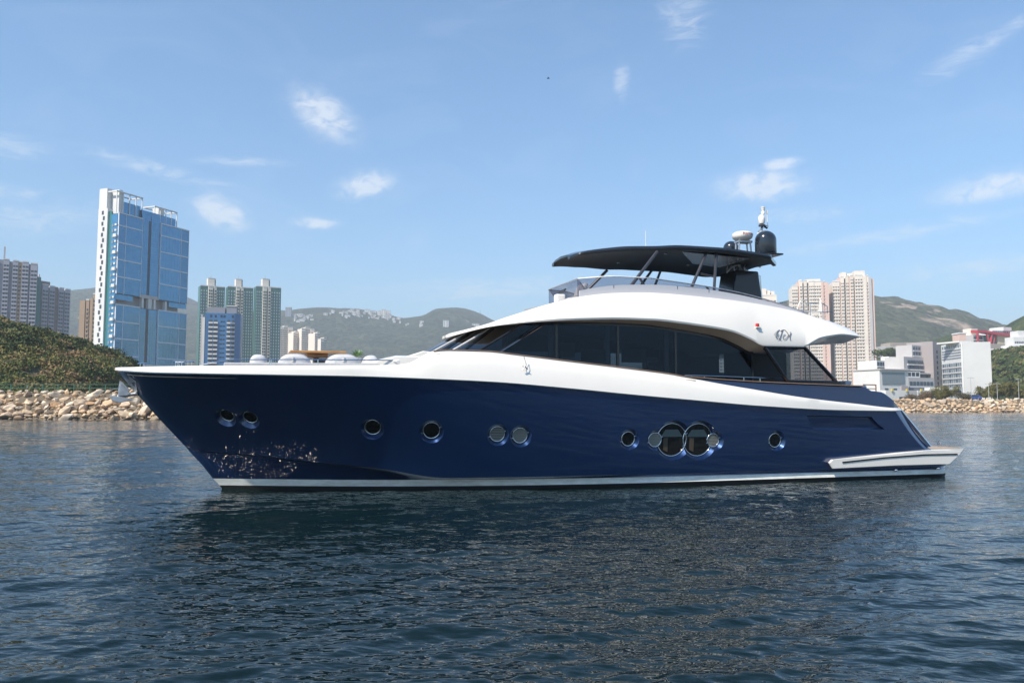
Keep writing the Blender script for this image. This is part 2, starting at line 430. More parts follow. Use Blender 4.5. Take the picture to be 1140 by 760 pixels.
# long shaped recess near the stern
rq = [(896,461.5),(971.5,463),(986.5,478.5),(903.5,478.5)]
pts = [meas_on(x, y, hull_t) for x, y in rq]; nn = hull_n(pts[0][0]+1.2, 1.6)
cen = sum((Vector(L3(*p)) for p in pts), Vector()) / 4
outer = [Vector(L3(*p)) for p in pts]
mb = MB(); vv = [-1, -1, 1, 1]; hh = [-1, 1, 1, -1]
mb.loft([[p - nn*.10 - Vector((.10*hh[i], 0, 0)) + Vector((0, 0, .05*vv[i])) for i, p in enumerate(outer)], [p + nn*.12 + Vector((.02*hh[i], 0, 0)) - Vector((0, 0, .02*vv[i])) for i, p in enumerate(outer)]])
cutters.append(mb)
for mb in cutters:
    c = mb.build('cutter', M['blue'])
    c.parent = yacht
    md = hull.modifiers.new('cut', 'BOOLEAN'); md.operation = 'DIFFERENCE'; md.object = c; md.solver = 'EXACT'
    bpy.context.view_layer.update()
    me2 = bpy.data.meshes.new_from_object(hull.evaluated_get(bpy.context.evaluated_depsgraph_get()))
    hull.modifiers.clear(); hull.data = me2
    cm = c.data; bpy.data.objects.remove(c); bpy.data.meshes.remove(cm)
hull.data.name = 'hull'
hull.data.polygons.foreach_set('use_smooth', [True]*len(hull.data.polygons)); hull.data.set_sharp_from_angle(angle=R(22))

for p, n, x, up, r, kind, dep in ports:
    k = 36
    c = p - n*(dep - .004)
    mb = MB(); rings = []
    for j in range(k):
        a = 2*math.pi*j/k; rad = x*math.cos(a) + up*math.sin(a)
        rings.append([c + rad*(r + .019*math.cos(b)) + n*(.019*math.sin(b)+.012) for b in [2*math.pi*q/8 for q in range(8)]])
    mb.loft(rings + [rings[0]], caps=False)
    po = mb.build('porthole_frame', M['chrome'], yacht, smooth=60)
    # dogs (small fittings on the ring)
    fm = MB()
    for a in (R(20), R(200)):
        rad = x*math.cos(a) + up*math.sin(a); fm.tube([c + rad*(r-.01) + n*.03, c + rad*(r+.055) + n*.035], .010, 6)
    fm.split('hinge', M['chrome'], po)
    gm = MB(); gm.loft([[c + x*r*math.cos(2*math.pi*j/k) + up*r*math.sin(2*math.pi*j/k) + n*o for j in range(k)] for o in (.002, .012)])
    g = gm.build('pane', M['portgl'] if kind in ('dark', 'big') else M['portgl'], po)
    if kind in ('blind', 'pale'):
        bm_ = MB(); m_ = 9
        for q in range(m_):
            h = -r*.86 + 1.72*r*q/(m_-1); wd = math.sqrt(max(0, (r*.93)**2 - h*h)); th_ = (.075 if kind == 'blind' else .097)*r
            if wd < .03: continue
            bm_.loft([[c + n*.0135 + x*sx*wd + up*(h + sz) for sx, sz in ((-1,-th_),(1,-th_),(1,th_),(-1,th_))], [c + n*.017 + x*sx*wd + up*(h + sz) for sx, sz in ((-1,-th_),(1,-th_),(1,th_),(-1,th_))]])
        b_ = bm_.build('blind', M['blind'], po); 
    if kind == 'big':
        # curtain and cabin trim behind the pane
        cm_ = MB()
        q0 = r*.82
        for (a0, a1, h0, h1) in ((-.75, .75, .18, .62),):
            cm_.loft([[c + n*o + x*a*r + up*h*r for a, h in ((a0, h0), (a1, h0), (.42, h1), (-.42, h1))] for o in (.0135, .016)])
        cm_.build('curtain', mat('pale_curtain', (.10, .13, .12), .7), po)
        cm2 = MB()
        for a0 in ((-.55, -.25),) if px else ():
            cm2.loft([[c + n*o + x*a*r + up*h*r for a, h in ((a0[0], -.6), (a0[1], -.75), (a0[1], .12), (a0[0], .12))] for o in (.0135, .016)])
        cm2.build('curtain', mat('brown_curtain', (.07, .05, .035), .7), po)

# ---- white bulwark sweeping aft into the long white stripe
_t = [(150,408.6),(180,407.8),(300,406.8),(400,406.3),(440,405.8),(455,404),(463,400.5),(472,395.3),(481,391.3),(500,389.9),(540,391),(575,395),(640,403),(700,410.3),(745,416.3),(770,421),(805,427.5),(840,433.4),(870,438.5),(900,443),(950,448.8),(1003,454)]
inset = lambda s: .03 + .22 * max(0, min(1, (s - 3) / 2.5)) * max(0, min(1, (16 - s) / 5))
_p = [meas_on(x, y, lambda s, z: tSh(s) - inset(s)) for x, y in _t]
ZW = pchip([-2.75] + [p[0] for p in _p] + [24], [3.165] + [p[2] for p in _p] + [_p[-1][2]])
mb = MB(); SE = 19.5
for side in (1, -1):
    rings = []
    for i in range(141):
        u = (i / 140) ** 1.2; s = -2.66 + (SE + 2.66) * u
        q = max(0, s + 2.66); tb = TS(q) + .035; zt = ZW(s); zb = ZS(s) - .01
        if zt < zb + .03: zt = zb + .03
        k = (s - (SE - .36)) / .36
        if k > 0: tb -= .17 * k ** 1.3
        tt = tb - inset(s)
        if i == 0: tb = tt = .02
        ti = max(0.005, tt - .16); tib = max(0.005, tb - .2)
        zm = zb + (zt - zb) * .5; tm = tb - (tb - tt) * .3
        rings.append([(s, -side*tb, zb), (s, -side*tm, zm), (s, -side*tt, zt - .02), (s, -side*(tt - .02), zt), (s, -side*ti, zt), (s, -side*tib, zb)])
    mb.loft(rings)
mb.split('bulwark', M['white'], yacht, smooth=35)
# dark rub line under the white
mb = MB()
for side in (1, -1):
    rings = []
    for i in range(121):
        s = -2.64 + (SE - .3 + 2.64) * (i / 120) ** 1.2; tb = TS(max(0, s + 2.64)) + .012; z = ZS(s)
        rings.append([(s, -side*(tb + dx), z + dz) for dx, dz in ((.034, -.012), (.030, -.035), (-.05, -.04), (-.05, -.012))])
    mb.loft(rings)
mb.split('rub_rail', M['chrome'], yacht, smooth=30)
# ---- blue stern bulwark above the stripe
_t = [(742,416.0),(752,417.5),(765,419.3),(800,422.2),(840,425),(900,427.7),(958,430.2),(963,431),(969,435),(980,436.2),(984,438),(1003,453)]
_p = [meas_on(x, y, lambda s, z: tSh(s) - .1) for x, y in _t]
_zx, _zy = [p[0] for p in _p], [p[2] for p in _p]
ZB = lambda s: float(np.interp(s, _zx, _zy)); sb0, sb1 = _p[0][0], _p[-1][0]
mb = MB()
for side in (1, -1):
    rings = []
    for s in sorted([sb0 + (sb1 - sb0) * i / 89 for i in range(90)] + _zx[1:-1]):
        q = s + 2.66
        zb = ZW(s) - .01; zt = max(ZB(s), zb + .01); tb = TS(q) + .02 - inset(s)
        k = (s - (sb1 - .36)) / .36
        if k > 0: tb -= .16 * k
        tt = tb - .05 * min(1, zt - zb)
        rings.append([(s, -side*tb, zb), (s, -side*tt, zt - .03), (s, -side*(tt - .03), zt), (s, -side*(tt - .18), zt), (s, -side*(tb - .18), zb)])
    mb.loft(rings)
mb.split('stern_bulwark', M['blue'], yacht, smooth=35)
# bright steel strip standing in for the lit chamfer down the transom corner
mb = MB()
for side in (1, -1):
    a = [(19.50, 2.09), (20.62, .93)]
    mb.loft([[(s, -side*(2.93 + .03), z), (s + .07, -side*(2.93 + .0), z), (s + .07, -side*2.80, z), (s, -side*2.80, z)] for s, z in a])
mb.split('lit_chamfer_strip', M['chrome'], yacht)
# ---- teak capping
s_ = _p
mb = MB(); pth = []
s480 = meas_on(482, 391, lambda s, z: tSh(s) - .25)[0]
s960 = _p[6][0]
for i in range(80):
    s = s480 + (s960 - s480) * i / 79; z = max(ZW(s), ZB(s) if s > sb0 else 0) + .002
    t = TS(s + 2.66) + .03 - inset(s); pth.append((s, t, z))
for side in (1, -1):
    mb.loft([[(s, -side*(t + a), z + b) for a, b in ((.015, 0), (.015, .022), (-.17, .022), (-.17, 0))] for s, t, z in pth])
mb.split('cap_rail', M['teak'], yacht, smooth=30)
# thin teak moulding just below the cap rail
mb = MB()
for side in (1, -1):
    mb.tube([(s, -side*(t + .022), z - .085) for s, t, z in pth[:46]], .012, 6)
mb.split('moulding', M['teak'], yacht, smooth=True)
# ---- decks
mb = MB()
rings = []
for i in range(60):
    s = -2.3 + (19.3 + 2.3) * i / 59; t = max(.05, TS(s + 2.62) - .12); z = (ZS(s) - .02) if s < 13 else 2.02
    z = min(z, ZS(s) - .02)
    rings.append([(s, -t, z), (s, 0, z + .05), (s, t, z), (s, t, z - .1), (s, -t, z - .1)])
mb.loft(rings); mb.build('deck', M['ltteak'], yacht)

# ---- swim platform with its side wings
out = [(923,515),(926,511.6),(935,510.6),(1000,503.8),(1035,500.8),(1071,501.8),(1069,505.5),(1057.5,516.2),(1000,518.6),(927,521.3)]
P0 = [px3(x, y, 3.16) for x, y in out]
mb = MB()
for side in (1, -1):
    a = [Vector((p.x, -side*3.14, p.z)) for p in P0]; c0 = sum(a, Vector())/len(a)
    rim = [p + (c0 - p).normalized()*.035 + Vector((0, -side*.03, 0)) for p in a]
    inn = [Vector((p.x + (.2 if p.x < P0[3].x - 2 else 0), -side*2.8, p.z)) for p in P0]
    mb.loft([rim, a, inn])
wing = mb.split('swim_platform_wing', M['white'], yacht, smooth=30)
gl = [(938,514.5),(985,509.3),(1030,506.0),(1066,505.3)]
mb = MB()
for side in (1, -1):
    mb.loft([[(p.x, -side*(3.14+o), p.z + h) for o, h in ((-.01, .022), (.045, .022), (.045, -.022), (-.01, -.022))] for p in [px3(x, y, 3.18) for x, y in gl]])
rs_ = mb.split('rubbing_strip', M['black'], wing[0]); rs_[1].parent = wing[1]
mb = MB()
ztop = P0[4].z
mb.loft([[(s, -t, z) for s, z in ((20.3, ztop), (22.1 + .22*(1 - abs(t)/3), ztop), (22.0 + .22*(1 - abs(t)/3), ztop - .1), (21.5, ztop - .42), (20.3, ztop - .42))] for t in (2.75, 2.2, 1, 0, -1, -2.2, -2.75)])
pl = mb.build('swim_platform', M['white'], yacht, smooth=30)
mb = MB(); mb.loft([[(s, -t, z) for s, z in ((20.35, ztop + .004), (22.05 + .2*(1 - abs(t)/3), ztop + .004), (22.05 + .2*(1 - abs(t)/3), ztop + .02), (20.35, ztop + .02))] for t in (2.7, 1.3, 0, -1.3, -2.7)])
mb.build('teak_deck', M['ltteak'], pl)
mb = MB()
for s, t in ((21.3, 2.1), (21.75, 2.1)):
    mb.tube([(s, -t, ztop), (s, -t, ztop + .16), (s + .04, -t, ztop + .2), (s + .08, -t, ztop + .16), (s + .08, -t, ztop)], .015, 6)
mb.build('cleat', M['chrome'], pl, smooth=True)
for px, py in ((997, 523.2), (1044, 521.3)):
    s, z = meas(px, py, 2.98); mb = MB(); mb.lathe([(.0, -.04), (.05, -.03), (.06, 0), (.05, .03), (0, .04)], (s, -2.98, z), 12)
    mb.build('outlet', M['chrome'], yacht, smooth=True)

# ---- flybridge deck moulding (the white roof body)
SF = 6.0; SM = 9.0; S_END = 18.35
def te(s, z=0):
    if s < SM: return 2.95 * math.sqrt(max(0, 1 - ((SM - s) / (SM - SF)) ** 2.2))
    if s > 16.6: return 2.95 - .25 * ((s - 16.6) / 1.8) ** 2
    return 2.95
def tt_(s, z=0): return te(s) - .42 * min(1, max(0, (s - SF) / 2))
lo = [(545,364),(565,361.4),(603,358),(640,356.2),(700,355.6),(730,356.8),(755,359.5),(785,363.7),(814,369),(837,378.4),(850.5,385),(896,386),(904,382),(912,377.6),(925,374.8),(939.5,373.2),(957,375.4)]
hi = [(545,360),(560,354.6),(580,348.2),(600,341.8),(625,335),(652.6,329.4),(686.8,326.2),(731.6,326.2),(784,330.7),(837,337.2),(882,345.5),(905,352),(928,359),(942,364.5),(957,374.6)]
_l = [meas_on(x, y, te) for x, y in lo]; _h = [meas_on(x, y, tt_) for x, y in hi]
ZRL = pchip([SF - .01] + [p[0] for p in _l if p[0] > SF + .5], [4.13] + [p[2] for p in _l if p[0] > SF + .5])
ZRH = pchip([SF - .01] + [p[0] for p in _h if p[0] > SF + .5], [4.20] + [p[2] for p in _h if p[0] > SF + .5])
S_END = _l[-1][0]
cl01 = lambda v: max(0, min(1, v))
def dzs(s):
    k = cl01((s - 7.5) / 2.5); return .06 * (1 - k) + k * (-.035 - .10 * cl01((s - 10.5) / 4))
rings = []
NR = 130
for i in range(NR + 1):
    u = i / NR; s = SF + .003 + (S_END - SF - .003) * (u ** 1.5)
    a, b = te(s), tt_(s); zl = ZRL(s); zh = max(ZRH(s), zl + .03)
    hl = []
    zs = zl + dzs(s) * min(1, a)         # soffit
    aft = max(0, min(1, (s - 14.9) / 3))
    zc = zl + .25 * (1 - aft) + .02
    hl.append((a, zl)); hl.append((a + .015, zl + .05 * min(1, (zh - zl) * 2)))
    for w in (.35, .65, .88, 1.0): 
        hl.append((a + (b - a) * w ** 1.4 + .015 * (1 - w), zl + (zh - zl) * (.07 + .93 * w)))
    hl.append((max(.0, b - .05), zh + .012)); hl.append((max(0, b - .13), zh)); fd = min(zh, max(zl + .3, zh - .55)) if s > 9 else zh - .02
    hl.append((max(0, b - .16), fd)); hl.append((0, fd + .03))
    full = [(t, z) for t, z in hl] + [(-t, z) for t, z in hl[::-1][1:]]
    full += [(-(a - .05 * min(1, a)), zl + .004), (-(a - .7 * min(1, a * .8)), zs), (0, zs + .06), ((a - .7 * min(1, a * .8)), zs), ((a - .05 * min(1, a)), zl + .004)]
    rings.append([(s, -t, z) for t, z in full])
nfull = len(rings[0])
mb = MB()
mb.loft(rings, m=0)
roof = mb.build('flybridge_deck', [M['white'], M['soffit']], yacht, smooth=32)
for p in roof.data.polygons:
    c = p.center
    if p.normal.z < -.55 and c.x < 15.2 and c.x > 6.6 and abs(c.y) < te(c.x) - .03: p.material_index = 1
def roof_t(s, z):
    zl, zh = ZRL(s), ZRH(s); w = max(0, min(1, ((z - zl) / max(.05, zh - zl) - .07) / .93)); a, b = te(s), tt_(s)
    return a + (b - a) * w ** 1.4 + .015 * (1 - w)
# monogram on the side
def stroke(pts, r=.013):
    mbs = MB(); P = []
    for x, y in pts:
        s, t, z = meas_on(840 + x / 19.0, 360 + y / 19.0, roof_t); P.append(Vector((s, -(t + .006), z)))
    mbs.tube(P, r*.5, 6); return mbs
lg = MB()
for pts, r in (([(410,232),(436,200),(470,165),(505,140),(530,135)], .008), ([(530,135),(500,160),(465,220),(442,275),(450,295),(472,285),(500,235),(512,222)], .016),
               ([(600,140),(580,180),(558,240),(535,300),(520,328)], .020), ([(478,333),(520,330),(562,338)], .014),
               ([(548,165),(575,142),(610,134),(645,142),(680,180),(712,228),(740,280),(756,345)], .017), ([(768,190),(756,225),(745,270),(752,345)], .022), ([(750,175),(775,215),(735,250)], .012),
               ([(655,238),(628,232),(603,262),(595,300),(612,332),(648,326),(684,296),(712,245)], .015)):
    a = stroke(pts, r); k = len(lg.v); lg.v += a.v; lg.f += [tuple(q + k for q in f) for f in a.f]; lg.m += a.m
lg.build('monogram', M['logo'], roof)
s, t, z = meas_on(842, 361.5, roof_t)
mb = MB(); mb.lathe([(.0, -.06), (.05, -.055), (.055, .0), (.05, .03), (0, .04)], (s, -(t + .05), z), 12); nl = mb.build('navigation_light', M['red'], yacht, smooth=True)
mb = MB(); mb.box(s - .06, s + .06, -(t + .11), -(t - .03), z - .09, z - .062); mb.build('bracket', M['white'], nl)

# ---- deckhouse: windshield, side windows, quarter windows
TG = 2.28
def soff(s): return ZRL(s) + dzs(s) + .02
ga = px3(533, 391.2, TG); gb = px3(582, 362, 2.22)                   # windshield corner post
gc = px3(556.5, 392, TG); gd = px3(605, 363, TG)
divs = [619.5, 688, 752]                                             # dividing mullions
def sx(px, py=385): return meas(px, py, TG)[0]
zsill = lambda s: ZW(s) - .35
def pane(pts, name, material, th=.012, parent=None, off=0):
    out = []
    for side in (1, -1):
        m_ = MB(); m_.loft([[(p[0], -side*(p[1] + off), p[2]) for p in pts], [(p[0], -side*(p[1] + off - th), p[2]) for p in pts]])
        out.append(m_.build(name, material, parent or yacht))
    return out
def strip(s0, s1, n=14): return [s0 + (s1 - s0) * i / n for i in range(n + 1)]
slope_ab = (gb.x - ga.x) / (gb.z - ga.z)
def win(s0b, s0t, s1b, s1t):
    top = [(s, TG, soff(s) + .02) for s in strip(s0t, s1t)]
    bot = [(s, TG, zsill(s)) for s in strip(s0b, s1b)][::-1]
    return top + bot
G = .035
ext = .35                                                             # the glass carries on below the sill line
b0 = ga.x - slope_ab*ext; b1 = gc.x - slope_ab*ext
sd = [sx(p) for p in divs]; s_aft_b = meas(838, 425, TG)[0]; s_aft_t = meas(803, 372, TG)[0]
pane(win(b0 + .02, gb.x, b1 - .02, gd.x - .04), 'side_window', M['sidegl'])
pane(win(b1 + .03, gd.x, sd[0] - G, sd[0] - G), 'side_window', M['sidegl'])
pane(win(sd[0] + G, sd[0] + G, sd[1] - G, sd[1] - G), 'side_window', M['sidegl'])
pane(win(sd[1] + G, sd[1] + G, sd[2] - G, sd[2] - G), 'side_window', M['sidegl'])
w_ = win(sd[2] + G, sd[2] + G, s_aft_b, s_aft_b - .0)
side_last = []
m_ = MB(); m_.loft([[(p[0], -p[1], p[2]) for p in w_], [(p[0], -(p[1] - .012), p[2]) for p in w_]]); m_.build('side_window', M['sidegl'], yacht)
# mullions
mb = MB()
for side in (1, -1):
    for s in sd: mb.box(s - G, s + G, min(-side*(TG+.012), -side*(TG-.08)), max(-side*(TG+.012), -side*(TG-.08)), zsill(s), soff(s) + .02)
    for (pa, pb_) in ((Vector((b1, 0, gc.z - ext)), gd), (Vector((b0, 0, ga.z - ext)), gb)):
        mb.tube([(pa.x, -side*(TG - .02), pa.z), (pb_.x, -side*(TG - .02), pb_.z + .05)], .035, 6)
    mb.box(s_aft_b - .03, s_aft_b + .03, min(-side*(TG+.012), -side*(TG-.08)), max(-side*(TG+.012), -side*(TG-.08)), zsill(s_aft_b), soff(s_aft_b) + .3)
mb.split('window_mullion', M['black'], yacht)
mb = MB()
for side in (1, -1):
    mb.tube([(gc.x, -side*(TG + .02), gc.z), (gd.x - .05, -side*(TG + .02), gd.z)], .008, 6)
mb.split('window_trim', M['chrome'], yacht)
# dark window surround beneath the soffit (upper band of the glazing)
mb = MB()
for side in (1, -1):
    mb.loft([[(s, -side*(TG + .02), soff(s) + .03), (s, -side*(TG + .02), soff(s) - .07 - .03*min(1, (s-7)/4)), (s, -side*(TG - .05), soff(s) - .1), (s, -side*(TG - .05), soff(s) + .03)] for s in strip(gb.x, s_aft_b, 30)])
mb.split('window_header', M['black'], yacht)
# windshield panes (raked)
cb = Vector((ga.x - 1.25, 0, ga.z)); ct = Vector((gb.x - 1.1, 0, gb.z - .05))
def wsp(v, w):        # v from corner (0) across to centre (1), w bottom to top
    a = Vector((b0, -TG, ga.z - ext)).lerp(Vector((gb.x, -2.2, gb.z + .03)), w); c_ = Vector((cb.x - slope_ab*ext, 0, cb.z - ext)).lerp(Vector((ct.x, 0, ct.z + .05)), w)
    p = a.lerp(c_, v); p.x += -.22 * 4 * v * (1 - v) * .9; return p
edges = [0, .36, .70, 1.3, 1.64, 2.0]
for side in (1, -1):
    for v0, v1 in ((0.02, .34), (.38, .68), (.72, 1.0)):
        m_ = MB()
        def P(v, w, o=0): 
            p = wsp(v, w); return (p.x + o, p.y * side, p.z)
        fr = [[P(v0 + (v1 - v0)*i/5, w) for i in range(6)] for w in (0, .5, 1)]
        bk = [[(x + .015, y, z) for x, y, z in r] for r in fr]
        for grid, fl in ((fr, 0), (bk, 1)):
            for r in range(2):
                for c_ in range(5): m_.quad(grid[r][c_], grid[r][c_+1], grid[r+1][c_+1], grid[r+1][c_])
        m_.build('windshield_pane', M['shield'], yacht, smooth=60)
mb = MB()
for side in (1, -1):
    for v in (.36, .70): mb.tube([(wsp(v, w).x - .01, wsp(v, w).y*side, wsp(v, w).z) for w in (0, .5, 1)], .03, 6)
mb.split('windshield_mullion', M['cushion'], yacht)
mb = MB()
for side in (1, -1):
    for v in (.2, .52): 
        a = wsp(v, .42); c_ = wsp(v + .12, .98); mb.tube([(a.x - .06, a.y*side, a.z), (c_.x - .06, c_.y*side, c_.z)], .018, 6)
mb.split('wiper', M['black'], yacht)
# coachroof in front of the windshield and below the side glass
mb = MB(); rings = []
for i in range(26):
    s = 2.2 + (15.0 - 2.2) * i / 25
    wdt = TG - .05 if s > b0 + .3 else (TG - .05) * math.sqrt(max(.05, 1 - ((b0 + .3 - s) / (b0 + .3 - 1.6)) ** 2))
    zt = ZS(s) + .1 + .52 * max(0, min(1, (s - 2.4) / 1.9)) if s < b0 + .3 else zsill(s) + .02
    if s < b0 + .3: zt = min(zt, ga.z - .05)
    rings.append([(s, -wdt, ZS(s) - .1), (s, -wdt, zt - .05), (s, -wdt*.9, zt), (s, wdt*.9, zt), (s, wdt, zt - .05), (s, wdt, ZS(s) - .1)])
mb.loft(rings); mb.build('coachroof', M['white'], yacht, smooth=30)
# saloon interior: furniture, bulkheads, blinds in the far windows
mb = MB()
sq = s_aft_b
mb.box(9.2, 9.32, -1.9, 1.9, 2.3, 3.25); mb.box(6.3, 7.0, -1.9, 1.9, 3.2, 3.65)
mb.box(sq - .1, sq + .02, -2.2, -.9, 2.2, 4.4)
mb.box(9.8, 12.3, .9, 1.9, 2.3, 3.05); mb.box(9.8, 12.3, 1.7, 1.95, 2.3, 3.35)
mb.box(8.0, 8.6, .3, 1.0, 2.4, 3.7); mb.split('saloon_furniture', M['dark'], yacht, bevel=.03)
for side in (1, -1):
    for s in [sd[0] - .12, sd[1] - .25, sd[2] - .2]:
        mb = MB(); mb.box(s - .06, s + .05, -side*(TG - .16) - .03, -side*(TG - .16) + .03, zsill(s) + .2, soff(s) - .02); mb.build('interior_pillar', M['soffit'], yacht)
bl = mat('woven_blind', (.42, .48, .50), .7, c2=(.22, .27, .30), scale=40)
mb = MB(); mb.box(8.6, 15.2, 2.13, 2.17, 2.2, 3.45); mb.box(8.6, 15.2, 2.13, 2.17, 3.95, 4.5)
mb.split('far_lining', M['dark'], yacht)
for a, b, z0, z1 in ((px3(624, 381, -2.0), px3(640, 398, -2.0), 0, 0), (px3(647, 388, -2.0), px3(678, 403, -2.0), 0, 0), (px3(692, 388, -2.0), px3(740, 404, -2.0), 0, 0)):
    mb = MB(); mb.box(a.x, b.x, 2.0, 2.03, b.z, a.z); mb.build('blind', bl, yacht)
mb = MB(); a = px3(718.5, 397.5, -1.2); b = px3(737, 413, -1.2)  # pale framed shape added for the view through a far window opening
mb.box(a.x, b.x, 1.15, 1.2, a.z - .17, a.z); mb.box(a.x, a.x + .08, 1.15, 1.2, b.z, a.z - .17); mb.box(b.x - .13, b.x, 1.15, 1.2, b.z, a.z - .17); mb.box(a.x + .1, b.x - .15, 1.16, 1.19, b.z + .05, a.z - .28, 0)
mb.build('far_window_glimpse', mat('pale_glimpse', (.55, .56, .58), .6), yacht, bevel=.01)
# aft saloon bulkhead: near-black panels standing in for the shade inside the cockpit
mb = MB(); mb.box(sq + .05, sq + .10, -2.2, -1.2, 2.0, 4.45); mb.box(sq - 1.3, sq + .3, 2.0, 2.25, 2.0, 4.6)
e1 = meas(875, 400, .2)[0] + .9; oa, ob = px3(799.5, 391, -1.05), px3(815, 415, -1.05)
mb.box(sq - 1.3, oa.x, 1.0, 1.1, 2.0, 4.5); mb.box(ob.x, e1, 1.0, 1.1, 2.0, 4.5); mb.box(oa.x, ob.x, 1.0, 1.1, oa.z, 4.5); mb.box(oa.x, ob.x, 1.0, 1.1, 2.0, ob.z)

mb.split('saloon_shade_panel', M['under'], yacht)
# quarter windows
qa = [(851.5,387),(896,387.2),(931.5,425.5),(876.5,424)]
Q = [px3(x, y, 2.9) for x, y in qa]; qc = sum(Q, Vector())/4
for side in (1, -1):
    mb = MB(); pts_ = [(p.x, -side*2.9, p.z) for p in Q]; mb.loft([pts_, [(x, y + side*.012, z) for x, y, z in pts_]]); qw = mb.build('quarter_window', M['wingl'], yacht)
    fm = MB()
    for i in range(4):
        a, b = Vector(pts_[i]), Vector(pts_[(i+1) % 4]); r = (.05, .055, .05, .06)[i]
        fm.tube([a, b], r, 6)
    fm.build('frame', M['black'], qw)
    fm = MB(); a = px3(874.5, 425, 2.9); b = px3(932, 426, 2.9)
    z0 = px3(876, 429.5, 2.9).z - .06
    fm.box(a.x, b.x + .02, min(-side*2.96, -side*2.8), max(-side*2.96, -side*2.8), z0, b.z - .0); fm.build('plinth', M['black'], qw)
# side rail on the blue bulwark
mb = MB(); ps = [px3(x, y, 2.75) for x, y in ((762,417.5),(800,418.8),(840,420.2),(874,421.8))]
for side in (1, -1):
    mb.tube([(p.x, -side*2.75, p.z) for p in ps], .016, 6)
    for x, y in ((770,417.7),(784,418.2),(828,419.9),(846,420.4)):
        p = px3(x, y, 2.75); mb.tube([(p.x, -side*2.75, p.z), (p.x, -side*2.75, p.z - .2)], .012, 6)
mb.split('side_rail', M['chrome'], yacht, smooth=True, by='side')
# little fender hook rope on the white side
s, t, z = meas_on(582.5, 397, lambda s, z: tSh(s) - .1)
mb = MB(); mb.tube([(s, -t - .06, z), (s - .06, -t - .12, z - .22), (s - .03, -t - .13, z - .3)], .007, 5); mb.tube([(s, -t - .06, z), (s + .04, -t - .12, z - .2), (s + .02, -t - .13, z - .3)], .007, 5)
mb.tube([(s - .06, -t - .13, z - .34), (s, -t - .14, z - .26), (s + .07, -t - .13, z - .33)], .014, 5); mb.build('hook_line', M['strut'], yacht)

# ---- flybridge: inner coaming, screen, rails
co_hi = [(645,323.5),(660,320.5),(690,317.3),(735,317.2),(790,322.6),(820,327.5),(850,334.3),(880,342.5),(898,349.5)]
tc_ = lambda s, z: tt_(s) - .18
C = [meas_on(x, y, tc_) for x, y in co_hi]; ZCO = pchip([p[0] for p in C], [p[2] for p in C])
mb = MB()
for side in (1, -1):
    mb.loft([[(s, -side*(tt_(s) - .14), ZRH(s) - .3), (s, -side*(tt_(s) - .17), max(ZCO(s), ZRH(s) - .02)), (s, -side*(tt_(s) - .21), max(ZCO(s), ZRH(s) - .02)), (s, -side*(tt_(s) - .21), ZRH(s) - .3)] for s in strip(C[0][0], C[-1][0], 40)])
mb.split('inner_coaming', M['grey'], yacht, smooth=30)
mb = MB()
for side in (1, -1):
    for px in (684, 755, 790): 
        s = meas(px, 322, 2.4)[0]; mb.box(s - .008, s + .008, min(-side*(tt_(s) - .165), -side*(tt_(s)-.2)), max(-side*(tt_(s) - .165), -side*(tt_(s)-.2)), ZRH(s) - .1, ZCO(s) + .006)
mb.split('coaming_seams', M['black'], yacht, by='side')
rl = [(643,310.3),(679,307.6),(712,309),(747,313),(778,317.5),(810,323),(840,329.8),(863,336.5),(880,342),(900,349)]
SC0 = px3(643, 310.3, 1.2).x
def tr_(s, z=0): return min(tt_(s) - .22, 1.2 + max(0, s - SC0) * .62)
RL = [(SC0, 1.2, px3(643, 310.3, 1.2).z)] + [meas_on(x, y, tr_) for x, y in rl[1:]]; ZR = pchip([p[0] for p in RL], [p[2] for p in RL])
cor = px3(643, 310.3, 1.2); corb = px3(656, 328.5, 1.2); tipn, tipb = cor, corb
for side in (1, -1):
    f = lambda p: (p[0], p[1]*side, p[2])
    mb = MB()
    S = strip(RL[0][0], RL[-1][0], 40)
    mb.loft([[(s, -side*(tr_(s) - .01), ZR(s)), (s, -side*(tr_(s) - .022), ZR(s)), (s, -side*(tr_(s) - .022), ZRH(s) - .2), (s, -side*(tr_(s) - .01), ZRH(s) - .2)] for s in S])
    mb.build('side_screen', M['flygl'], yacht)
    mb = MB(); mb.tube([f(cor)] + [(s, -side*tr_(s), ZR(s)) for s in S[1:]], .018, 6); mb.tube([f(cor), f(corb)], .014, 6)
    mb.tube([(s, -side*(tr_(s) + .02), ZR(s) - .09) for s in S[16:]], .012, 6)
    mb.build('screen_rail', M['steel'], yacht, smooth=True)
mb = MB(); q = [tipn, Vector((tipn.x, -tipn.y, tipn.z)), Vector((tipb.x, -tipb.y, tipb.z)), tipb]; q2 = [p + Vector((.012, 0, 0)) for p in q]
mb.loft([q, q2]); mb.build('front_screen', M['flygl'], yacht)
mb = MB(); mb.tube([tipn, (tipn.x, -tipn.y, tipn.z)], .018, 6); mb.build('screen_rail', M['steel'], yacht)
mb = MB(); p = px3(623, 331.5, 1.5); mb.box(p.x - .14, p.x + .14, p.y - .12, p.y + .12, p.z - .14, p.z + .1); mb.build('searchlight', M['white'], yacht, bevel=.04)
# helm seat and console behind the screen
mb = MB(); p = px3(637, 330, .3); mb.loft([[(p.x + a, p.y + y, p.z + b) for a, b in ((-.25,-.35),(.35,-.35),(.28,-.1),(.42,.38),(.3,.4),(.12,-.02),(-.25,-.08))] for y in (-.3, .3)])
hs = mb.build('helm_seat', M['cushion'], yacht, bevel=.04)
mb = MB(); mb.tube([Vector((p.x - .35 + .12*math.cos(a), p.y + .2*math.sin(a), p.z + .12 + .1*math.cos(a))) for a in [2*math.pi*i/16 for i in range(17)]], .016, 6); mb.build('steering_wheel', M['black'], yacht)
